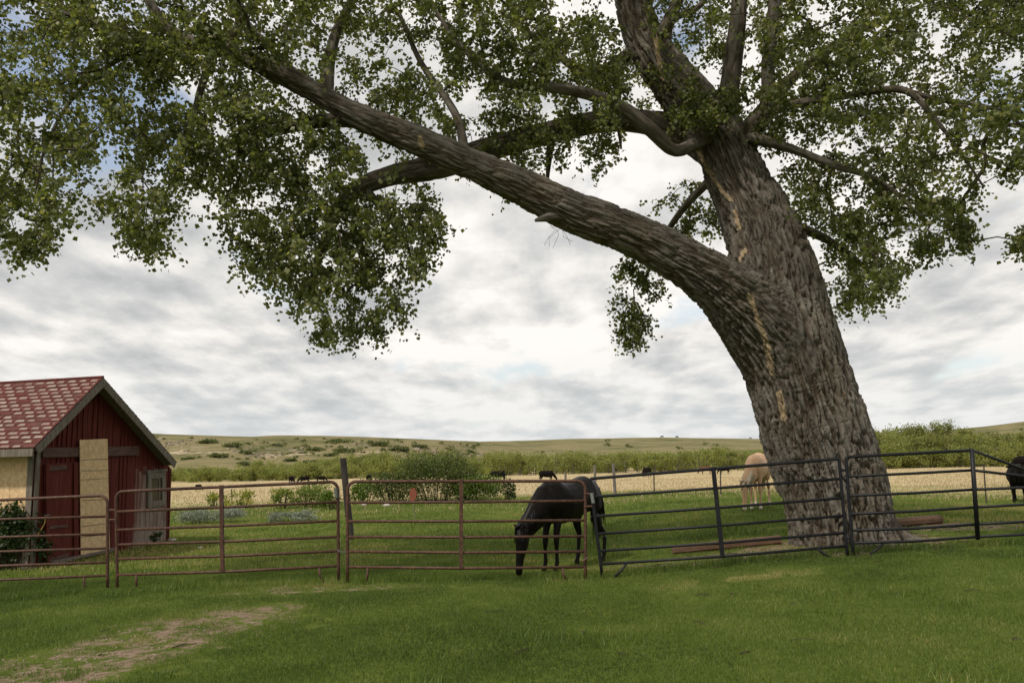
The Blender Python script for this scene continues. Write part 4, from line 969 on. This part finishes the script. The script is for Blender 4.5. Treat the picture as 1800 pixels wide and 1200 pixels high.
# ------------------------------------------------------------------ pipe fence panels
def panel(DL, DR, rails, mat, label, mid=None, feet=(), rounded=True, left_x=None, ext=None, both=True, footcurve=True, group='pipe fence panels across the yard', rr=.0225, tl=None, bleg=True):
    """rails: list of (xl,yl,xr,yr) photo pixels top to bottom, ends at DL and DR"""
    (xl, yl, xr, yr) = rails[-1]; b = (P(xl, yl, DL)+P(xr, yr, DR))/2; b[2] = float(hgt(b[0], b[1]))
    t = thing('pipe_fence', b, label, 'fence panel', group)
    def rp(i, s): a = rails[i]; return P(a[0], a[1], DL)*(1-s)+P(a[2], a[3], DR)*s
    x0, x1 = rails[0][0], rails[0][2]; W_ = np.linalg.norm(rp(0, 1)-rp(0, 0))
    rc = .13 if rounded else .03
    def corner(s):
        sg = 1 if s == 0 else -1; c = rp(0, s); al = (rp(0, 1)-rp(0, 0))/W_*sg; dn = (rp(1, s)-c); dn /= np.linalg.norm(dn)
        return [c+al*rc*(1-math.sin(k*math.pi/10))+dn*rc*(1-math.cos(k*math.pi/10)) for k in range(6)]
    def foot(s): q = rp(len(rails)-1, s)*1.0; d = q-rp(len(rails)-2, s); d /= np.linalg.norm(d); q2 = q+d*.22; q2[2] = min(q2[2], float(hgt(q2[0], q2[1]))+.0); return q2
    cl_, cr_ = corner(0), corner(1)
    if both or left_x is None:
        fr = [foot(0), rp(len(rails)-1, 0)]+cl_[::-1]+cr_+[rp(len(rails)-1, 1), foot(1)]
        if not bleg: fr = fr[:-1]
    MB().tube(fr, rr*1.1, 10).build('frame', M[mat], t, smooth=True)
    for i in range(1, len(rails)): MB().tube([rp(i, 0), rp(i, .5)+np.array([0, 0, -.004*i]), rp(i, 1)], rr*.92, 8).build('rail', M[mat], t, smooth=True)
    if mid is not None:
        s = mid; a, c = rp(0, s), rp(len(rails)-1, s); off = np.array([0, -.028, 0]); up = (a-c)/np.linalg.norm(a-c)
        wv = rr*1.25; al = (rp(0, 1)-rp(0, 0))/W_; n_ = np.array([0, -1., 0])
        lo, hi = c-up*.02, a+up*.03
        MB().hexa([lo-al*wv-n_*.02, lo+al*wv-n_*.02, lo+al*wv+n_*.034, lo-al*wv+n_*.034, hi-al*wv-n_*.02, hi+al*wv-n_*.02, hi+al*wv+n_*.034, hi-al*wv+n_*.034]).build('centre_post', M[mat], t)
    for s, dx in feet:
        a = rp(len(rails)-1, s); al = (rp(0, 1)-rp(0, 0))/W_
        e = a+al*dx; e[2] = float(hgt(e[0], e[1]))
        h2 = a*.45+e*.55+np.array([0, 0, 0]); h2 = np.array([a[0]+(al[0]*dx*.15 if footcurve else al[0]*dx*.5), a[1]+al[1]*dx*.3, (a[2]+e[2])/2-.02])
        MB().tube([a, h2, e], rr*.85, 7).build('foot', M[mat], t, smooth=True)
    return t, rp
tA, rpA = panel(14.2, 13.55, [(-300, 892, 189, 870), (-300, 920, 189, 907), (-300, 951, 189, 938), (-300, 976, 189, 963), (-300, 1000, 189, 988), (-300, 1027, 189, 1011)], 'rust_pipe',
      'rusty brown pipe fence panel in front of the shed, running off the left edge', None, ((.92, .02),))
tB, rpB = panel(13.5, 13.05, [(203, 864, 594, 846), (205, 899, 594, 882), (206, 931, 594, 915), (206, 957, 594, 943), (206, 982, 595, 968), (206, 1010, 595, 994)], 'rust_pipe',
      'rusty brown pipe fence panel between the shed front and the dark wooden post', .485, ((.09, .01), (.915, .08)))
tC, rpC = panel(12.9, 12.8, [(611, 846, 1029, 845), (611, 883, 1029, 880), (611, 916, 1029, 914), (611, 943, 1029, 942), (611, 969, 1029, 969), (611, 996, 1029, 996)], 'rust_pipe',
      'rusty brown pipe fence panel in front of the grazing black horse', .48, ((.085, -.03), (.905, .06)))
tD, rpD = panel(12.75, 12.6, [(1037, 841, 1475, 806), (1043, 873, 1477, 841), (1047, 907, 1480, 875), (1050, 938, 1482, 906), (1053, 968, 1485, 936), (1056, 991, 1488, 959)], 'black_pipe',
      'black pipe fence panel tilted uphill from the black horse to the big trunk', .497, ((.11, -.22), (.88, .2)), rounded=False, footcurve=False)
tE, rpE = panel(12.58, 12.7, [(1487, 803, 1709, 791), (1489, 837, 1709, 826), (1492, 871, 1712, 860), (1494, 903, 1715, 891), (1496, 932, 1717, 921), (1498, 954, 1718, 943)], 'black_pipe',
      'black pipe fence panel right of the big trunk whose top rail slopes down', None, ((.26, -.25),), rounded=False, footcurve=False, bleg=False)
MB().tube([P(1708, 788, 12.67), P(1719, 948, 12.7)], .033, 10).build('centre_post', M['black_pipe'], tE, smooth=True)
for a, b in (((1709, 791), (1830, 836)), ((1709, 826), (1830, 840)), ((1712, 860), (1900, 853)), ((1715, 891), (1900, 881)), ((1717, 921), (1900, 911)), ((1718, 943), (1900, 934))):
    MB().tube([P(*a, 12.7), P(*b, 12.85)], .0215, 8).build('rail', M['black_pipe'], tE, smooth=True)
MB().tube([P(1832, 834, 12.85), P(1836, 870, 12.85), P(1898, 872, 12.9), P(1904, 965, 12.9)], .024, 8).build('frame', M['black_pipe'], tE, smooth=True)
# hinge pins and tape
def pins(par_, pts, mat):
    for q, q2 in pts: MB().tube([q, q2], .016, 6).build('hinge_pin', M[mat], par_)
pins(tB, [(P(192, 896, 13.5), P(205, 896, 13.5)), (P(192, 913, 13.5), P(205, 913, 13.5))], 'rust_pipe')
pins(tC, [(P(1028, 868, 12.75), P(1044, 867, 12.75)), (P(1028, 890, 12.75), P(1046, 889, 12.75)), (P(1024, 986, 12.75), P(1034, 979, 12.75))], 'rust_pipe')
MB().tube([P(1040, 866, 12.72), P(1043, 884, 12.71)], .0275, 10).build('tape', M['grey_tape'], tD)
MB().tube([P(590, 858, 13.02), P(592, 874, 13.02)], .029, 10).build('tape', M['grey_tape'], tB)
pins(tD, [(P(1477, 826, 12.58), P(1488, 826, 12.58)), (P(1488, 946, 12.58), P(1500, 946, 12.58)), (P(1478, 834, 12.58), P(1488, 848, 12.58))], 'black_pipe')
ch = MB()
for k in range(9):
    q = P(594+k*2.1, 966+4*math.sin(k*.39), 12.98); ch.tube([q+np.array([math.cos(a)*.014, 0, math.sin(a)*.012]) for a in np.linspace(0, 6.28, 7)], .0035, 4)
tag(ch.build('chain', M['grey_tape'], loc=P(600, 966, 12.98)), 'thin chain tying two rusty panels together beside the dark post', 'chain')
cl_ = MB()
for y_ in (868, 874, 880): cl_.tube([P(591, y_, 13.0), P(600, y_+3, 12.95), P(612, y_+1, 12.9)], .005, 5)
tag(cl_.build('wire_tie', M['tpost'], loc=P(600, 872, 12.95)), 'twisted wire tie joining the tops of two rusty panels', 'wire')
# posts
def wpost(px, pyt, pyb, rpx, mat, label, name='fence_post', lean=0, D=None, group='posts of the wire fence behind'):
    b = ghit(px+lean, pyb) if D is None else P(px+lean, pyb, D); D = b[1]; tp_ = P(px, pyt, D); r = rpx*D/FPX
    n = 6; pts = [b+(tp_-b)*k/n+np.array([random.uniform(-.004, .004), 0, 0]) for k in range(n+1)]
    return tag(MB().tube(pts, [r*(1.06-.08*k/n) for k in range(n+1)], 10).build(name, M[mat], loc=b, smooth=False), label, 'post', group)
wp = wpost(603, 805, 948, 5.6, 'post_wood', 'dark leaning wooden post standing behind the gap between two rusty panels', 'wooden_post', lean=14, group=None)
wpost(1078, 814, 868, 2.6, 'post_grey', 'grey wooden post just right of the black horse rump', lean=3)
wpost(1045, 817, 862, 2.4, 'post_grey', 'grey wooden post rising over the black horse rump', lean=2)
wpost(994, 833, 868, 2.0, 'post_grey', 'short wooden post over the black horse back')
for px, a, b, lb in ((1149, 818, 866, 'thin steel post midway along the tilted black panel'), (1266, 820, 872, 'thin steel post behind the black panel centre post'), (1729, 815, 886, 'thin steel post beside the standing black cow'),
                 (407, 859, 886, 'thin steel post in the dry field near the shed'), (536, 856, 888, 'thin steel post above the tall weeds')):
    wpost(px, a, b, 1.1, 'tpost', lb, 'steel_post', lean=5 if px > 1500 else 1, group='thin steel posts of the wire fence')
b = ghit(729, 912); t = thing('marker_stake', b, 'small red-orange marker on a thin stake in the grass before the shrubs', 'marker')
D = b[1]; MB().tube([b, P(727, 872, D)], .012, 6).build('stake', M['post_grey'], t)
mb = MB(); c = P(727, 868, D); V_ = [c+np.array([dx, dy, dz]) for dx, dz in ((-.11, -.16), (-.02, -.22), (.06, -.15), (.10, .02), (.04, .19), (-.08, .17), (-.13, .03)) for dy in (0,)]
slab(mb, V_, -.012, .012, np.array([0., 1, 0])); mb.build('marker_head', M['marker_red'], t)
# timbers
def timber(p0, p1, hw, label):
    a, b = np.array(p0), np.array(p1); d = (b-a)/np.linalg.norm(b-a); s = np.cross(d, [0, 0, 1]); s /= np.linalg.norm(s); n = 10; V_ = []; F_ = []
    ks = 8
    for i in range(n+1):
        c = a+(b-a)*i/n; 
        for k in range(ks):
            an = 2*math.pi*k/ks+.39; rx = hw*(1+random.uniform(-.06, .06)); V_.append(c+s*math.cos(an)*rx*1.08+np.array([0, 0, 1])*math.sin(an)*rx)
    for i in range(n):
        for k in range(ks): F_.append((i*ks+k, i*ks+(k+1) % ks, (i+1)*ks+(k+1) % ks, (i+1)*ks+k))
    F_ += [tuple(range(ks))[::-1], tuple(n*ks+k for k in range(ks))]
    return tag(mk('timber', V_, F_, M['timber'], loc=(a+b)/2), label, 'timber', 'old timbers edging the tree bed')
a = ghit(1182, 974); c = ghit(1372, 956); a[2] += .07; c[2] += .07; timber(a, c, .085, 'long reddish timber lying left of the big trunk behind the black panel')
a = ghit(1560, 928); c = ghit(1652, 920); a[2] += .08; c[2] += .08; timber(a, c, .09, 'short reddish timber lying right of the big trunk')

mb = MB()
tbb = P(1480, 960, 14.2)
for _ in range(130):
    if random.random() < .85: a = random.uniform(0, 6.28); rr_ = random.uniform(1.15, 3.2); x, y = tbb[0]+rr_*math.cos(a)*1.2, tbb[1]+rr_*math.sin(a)*.8
    else: q = ghit(random.uniform(0, 1800), random.uniform(1010, 1190)); x, y = q[0], q[1]
    z = float(hgt(x, y))+.012; a = random.uniform(0, 3.14); l = random.uniform(.05, .28)
    mb.tube([(x, y, z), (x+math.cos(a)*l*.5, y+math.sin(a)*l*.5, z+.012), (x+math.cos(a+.3)*l, y+math.sin(a+.3)*l, z)], random.uniform(.003, .008), 4)
tag(mb.build('fallen_twigs', M['twig']), 'fallen twigs littering the grass round the big trunk', 'twigs', kind='stuff')
mb = MB()
for _ in range(170):
    t_ = random.random(); q = ghit(70+t_*400+random.gauss(0, 45), 1182-t_*112+random.gauss(0, 12)); r_ = random.uniform(.003, .010)
    mb.hexa([q+np.array([x*r_*random.uniform(.7, 1.4), y*r_*random.uniform(.7, 1.4), z*r_*random.uniform(.5, .9)+.004]) for z in (-1, 1) for x, y in ((-1, -1), (1, -1), (1, 1), (-1, 1))])
tag(mb.build('gravel', M['rock']), 'small gravel and clods scattered over the worn patch', 'gravel', kind='stuff')

# ------------------------------------------------------------------ animals
def loft(mb, st, n=18):
    """st: list of (center xyz, axis 'dir', half height, half width)"""
    C = [np.array(s[0], float) for s in st]; V_ = []; F_ = []
    for i, s in enumerate(st):
        t = C[min(i+1, len(C)-1)]-C[max(i-1, 0)]; t /= np.linalg.norm(t)
        side = np.array([-t[1], t[0], 0.]) if abs(t[0])+abs(t[1]) > .35 else np.array([0, 1., 0]); side -= t*(side@t); side /= np.linalg.norm(side); up = np.cross(t, side)
        if up[2] < 0 and abs(t[2]) < .9: up = -up
        for k in range(n): a = 2*math.pi*k/n; V_.append(C[i]+side*math.cos(a)*s[2]+up*math.sin(a)*s[1])
    for i in range(len(st)-1):
        for k in range(n): F_.append((i*n+k, i*n+(k+1) % n, (i+1)*n+(k+1) % n, (i+1)*n+k))
    F_ += [tuple(range(n))[::-1], tuple((len(st)-1)*n+k for k in range(n))]
    mb.add(V_, F_)
def fuse(name, mb, vox, mat, smooth_it=6, parent=None):
    me = bpy.data.meshes.new('tmp'); me.from_pydata([list(v) for v in mb.V], [], mb.F); o = bpy.data.objects.new('tmp', me); COL.objects.link(o)
    md = o.modifiers.new('r', 'REMESH'); md.mode = 'VOXEL'; md.voxel_size = vox
    ms = o.modifiers.new('s', 'SMOOTH'); ms.iterations = smooth_it; ms.factor = .5
    dg = bpy.context.evaluated_depsgraph_get(); ev = o.evaluated_get(dg); nm = bpy.data.meshes.new_from_object(ev)
    bpy.data.objects.remove(o); bpy.data.meshes.remove(me); nm.name = name; nm.materials.clear(); nm.materials.append(mat)
    nm.polygons.foreach_set('use_smooth', np.ones(len(nm.polygons), bool))
    r = bpy.data.objects.new(name, nm); COL.objects.link(r); r.parent = parent; return r
def recalc(o):
    import bmesh
    bm = bmesh.new(); bm.from_mesh(o.data); bmesh.ops.recalc_face_normals(bm, faces=bm.faces); bm.to_mesh(o.data); bm.free()
def leg(mb, pts): loft(mb, [((x, y, z), r, r2) for x, y, z, r, r2 in pts], 12)
def horse(name, label, loc, yaw, scale, coat, hair, hind=((-.80, .17), (-.50, -.15)), front=((.40, .12), (.36, -.12)), headturn=0.0, group=None):
    t = thing(name, (0, 0, 0), label, 'horse', group); del t['wloc']
    b = MB()
    loft(b, [((-.86, 0, 1.20), .05, .05), ((-.82, 0, 1.19), .16, .14), ((-.72, 0, 1.18), .25, .22), ((-.55, 0, 1.17), .31, .27), ((-.35, 0, 1.13), .31, .27), ((-.12, 0, 1.07), .325, .285), ((.12, 0, 1.05), .335, .285),
             ((.32, 0, 1.09), .355, .25), ((.46, 0, 1.08), .33, .21), ((.60, 0, 1.03), .24, .17), ((.68, 0, 1.0), .12, .09)])
    s, c = math.sin(headturn), math.cos(headturn)
    def hd(x, z, y=0): dx = x-.5; return (.5+dx*c-y*s, dx*s+y*c, z)
    loft(b, [(hd(.36, 1.15), .28, .17), (hd(.52, 1.08), .30, .16), (hd(.70, .95), .26, .135), (hd(.86, .82), .205, .11), (hd(1.00, .70), .16, .092), (hd(1.07, .63), .10, .065)])
    loft(b, [(hd(1.06, .71), .07, .05), (hd(1.09, .63), .115, .075), (hd(1.10, .54), .135, .082), (hd(1.12, .43), .115, .075), (hd(1.155, .30), .078, .058), (hd(1.18, .18), .062, .052), (hd(1.19, .09), .062, .054), (hd(1.185, .03), .045, .045)], 16)
    for (fx, fy) in front:
        o_ = fx-.38
        leg(b, [(.36, fy, 1.0, .13, .09), (.33+o_*.3, fy, .80, .085, .07), (.37+o_*.6, fy, .62, .058, .052), (.38+o_*.8, fy, .46, .050, .047), (.375+o_, fy, .36, .034, .030), (.375+o_, fy, .22, .031, .027), (.37+o_, fy, .145, .040, .036), (.40+o_, fy, .085, .034, .034), (.415+o_, fy, .05, .048, .045), (.42+o_, fy, .0, .058, .052)])
    for (fx, fy) in hind:
        o_ = fx+.62
        leg(b, [(-.60, fy*.9, 1.12, .20, .13), (-.58+o_*.2, fy, .92, .175, .11), (-.55+o_*.4, fy, .78, .115, .085), (-.60+o_*.6, fy, .63, .070, .058), (-.68+o_*.9, fy, .50, .055, .042), (-.675+o_, fy, .42, .042, .036), (-.65+o_, fy, .27, .034, .030), (-.64+o_, fy, .155, .042, .037), (-.61+o_, fy, .09, .035, .034), (-.595+o_, fy, .05, .05, .046), (-.59+o_, fy, 0, .06, .053)])
    body = fuse('body', b, .0155, M[coat], 5, t)
    for sg in (-1, 1):
        bs = Vector(hd(1.05, .70, sg*.045)); tp_ = Vector(hd(1.19, .79, sg*.10))
        MB().tube([bs, bs*.55+tp_*.45+Vector((0, sg*.012, 0)), tp_], [.026, .030, .004], 8).build('ear', M[coat], t, smooth=True)
        cc_ = Vector(hd(1.165, .545, sg*.066))
        MB().tube([cc_+Vector((-.0, 0, -.015)), cc_, cc_+Vector((0, 0, .015))], [.007, .019, .007], 8).build('eye', M['eye'], t, smooth=True)
    # mane: locks on the crest falling to one side
    mn = MB()
    for k in range(70):
        f = k/69; xx = .40+f*.72; zz_ = np.interp(f, [0, .3, .6, 1], [1.41, 1.22, 1.03, .76]); sd_ = 1 if hair == 'hair_blond' else -1
        nx_ = .05
        for _ in range(3):
            sdd = sd_ if random.random() < .85 else -sd_
            a = hd(xx+random.uniform(-.02, .02)+.02, zz_+.0, sdd*.01); l = random.uniform(.16, .30)
            b1 = hd(xx-.02+.05, zz_-.02, sdd*.085); c1 = hd(xx+random.uniform(-.05, .05), zz_-l, sdd*(.115+.02*random.random())); mn.tube([a, b1, c1], [.010, .014, .003], 5)
    for _ in range(26):
        a = hd(1.10, .74, random.uniform(-.03, .03)); c1 = hd(1.22+random.uniform(-.02, .02), random.uniform(.50, .6), random.uniform(-.05, .05)); mn.tube([a, hd(1.17, .70, random.uniform(-.03, .03)), c1], [.008, .010, .002], 5)
    mn.build('mane', M[hair], t, smooth=True)
    tl_ = MB()
    for k in range(90):
        dy, dx = random.gauss(0, .035), random.gauss(0, .03); l = random.uniform(.45, .95)
        tl_.tube([(-.80, dy*.3, 1.34), (-.90+dx*.4, dy*.7, 1.25), (-.93+dx, dy*1.2, 1.0), (-.92+dx*1.4, dy*1.6, 1.30-l)], [.018, .022, .018, .003], 5)
    tl_.build('tail', M[hair], t, smooth=True)
    t.location = tuple(loc); t.rotation_euler = (0, 0, yaw); t.scale = (scale,)*3; return t
# black horse: withers near pixel 966, facing left and towards the camera
def place(px, D): x = (px-900)/FPX*D*1.0; return np.array([x, D, float(hgt(x, D))])
hb = place(985, 14.15)
horse('horse', 'black horse grazing behind the rusty panel with its head down', hb, math.atan2(-.77, -.64), 1.02, 'coat_black', 'hair_black', hind=((-.86, .15), (-.52, -.15)), front=((.40, .10), (.44, -.10)), headturn=-.05)
pb = place(1319, float(ghit(1319, 899)[1])+.9)
horse('horse', 'palomino horse with pale mane grazing between the black panel and the big trunk', pb, math.atan2(-.90, -.42), .98, 'coat_palomino', 'hair_blond', headturn=-.25)

def cow(coat, standing=False):
    t = bpy.data.objects.new('cow', None); COL.objects.link(t); b = MB()
    loft(b, [((-1.02, 0, 1.06), .06, .06), ((-.98, 0, 1.04), .24, .17), ((-.80, 0, 1.03), .32, .27), ((-.45, 0, .98), .36, .33), ((-.05, 0, .94), .39, .37), ((.35, 0, .95), .39, .33), ((.60, 0, .97), .36, .27), ((.78, 0, .96), .27, .21), ((.88, 0, .95), .14, .12)])
    if standing:
        loft(b, [((.55, 0, 1.08), .28, .19), ((.80, 0, 1.16), .22, .15), ((1.00, 0, 1.22), .17, .12), ((1.1, 0, 1.24), .13, .11)])
        loft(b, [((1.05, 0, 1.33), .08, .09), ((1.12, 0, 1.27), .14, .12), ((1.22, 0, 1.16), .12, .105), ((1.33, 0, 1.03), .085, .08), ((1.40, 0, .95), .07, .075), ((1.42, 0, .92), .04, .05)], 14); ez, ex = 1.28, 1.08
    else:
        loft(b, [((.55, 0, 1.05), .28, .19), ((.85, 0, .88), .22, .14), ((1.08, 0, .62), .17, .11), ((1.18, 0, .50), .13, .10)])
        loft(b, [((1.14, 0, .56), .10, .10), ((1.22, 0, .47), .13, .12), ((1.30, 0, .32), .11, .10), ((1.35, 0, .17), .085, .08), ((1.37, 0, .07), .07, .075), ((1.37, 0, .03), .04, .05)], 14); ez, ex = .52, 1.16
    for y in (-.17, .17):
        leg(b, [(.50, y, .85, .16, .11), (.50, y, .60, .095, .08), (.51, y, .40, .058, .055), (.50, y, .25, .042, .040), (.50, y, .12, .052, .048), (.53, y, .0, .065, .06)])
        leg(b, [(-.80, y, .95, .22, .14), (-.76, y, .70, .14, .10), (-.86, y, .46, .070, .055), (-.83, y, .28, .045, .042), (-.82, y, .13, .052, .048), (-.79, y, 0, .065, .06)])
    if standing: loft(b, [((.62, 0, .72), .12, .1), ((.82, 0, .82), .14, .08), ((.98, 0, .98), .1, .06)])
    fuse('body', b, .03, M[coat], 4, t)
    for sg in (-1, 1): MB().tube([(ex, sg*.09, ez), (ex-.01, sg*.20, ez+.0), (ex-.03, sg*.30, ez-.03)], [.03, .055, .006], 7).build('ear', M[coat], t, smooth=True)
    MB().tube([(-.98, 0, 1.22), (-1.08, 0, 1.1), (-1.09, 0, .7), (-1.07, 0, .42)], [.04, .03, .02, .045], 7).build('tail', M[coat], t, smooth=True)
    return t
c1 = cow('coat_cow'); c2 = cow('coat_cow', True); c3 = cow('coat_cow_red'); used = set()
def put(src, px, py, yaw, label, sc=1., D=None, group='cattle grazing in the far field', q=None):
    o = src if src.name not in used else copy_tree(src)
    used.add(src.name)
    if q is None: q = ghit(px, py) if D is None else place(px, D)
    o.location = tuple(float(v) for v in q); o.rotation_euler = (0, 0, yaw); o.scale = (sc,)*3; tag(o, label, 'cow', group); return o
put(c2, 1770, 882, math.atan2(-.80, -.52), 'black cow standing head-on behind the stepped rail at the right edge', .93, 28.0)
put(c1, 1806, 828, 2.6, 'black cow half cut off by the right edge beyond the head-on cow', 1.0, group='cattle grazing in the far field')
for px, py, yw, sc_, lb in [(565, 848, .55, .70, 'rightmost black cow of the three just left of the dark post, standing highest'), (534, 850, 3.7, .68, 'middle black cow of the three left of the dark post'), (513, 851, 1.5, .70, 'leftmost black cow of the three left of the dark post, end-on'),
                       (649, 849, 1.5, .78, 'black cow end-on just right of the dark post'), (875, 847, 2.9, .80, 'black cow side-on above the rail left of the black horse'), (962, 847, .5, .74, 'black cow right above the black horse neck'),
                       (1137, 838, 1.9, .85, 'dark cow above the left half of the tilted black panel'), (1273, 833, 2.4, .75, 'dark cow just right of the black panel centre post top'), (349, 862, 1.3, .42, 'small dark cow above the rail left of the panel centre post'), (296, 862, 1.9, .5, 'dark cow beside the shed wall corner')]:
    put(c1, px, py, yw, lb, sc_)
put(c3, 1240, 833, 2.7, 'reddish cow just left of the black panel centre post top', .75)
for px, lb in ((1158, 'tiny cow on the skyline, left of the pair'), (1184, 'tiny cow on the skyline, right of the pair'), (1312, 'tiny lone cow on the skyline nearest the big trunk')):
    a = math.atan((px-900)/FPX); r = 900; s = (800-ROLL*(px-900)-np.interp(px, sk[:, 0], sk[:, 1]))/FPX*math.cos(a)
    z, _, _ = hillz(np.array(a), np.array(float(r)), np.array(float(px)), np.array(s))
    put(c1, px, 0, 3.0 if px != 1184 else .3, lb, 1.6 if px < 1200 else 1.2, q=(r*math.sin(a), r*math.cos(a), float(z)-.1), group='cattle on the far skyline')
for o in list(SC.objects):
    if 'wloc' in o: del o['wloc']
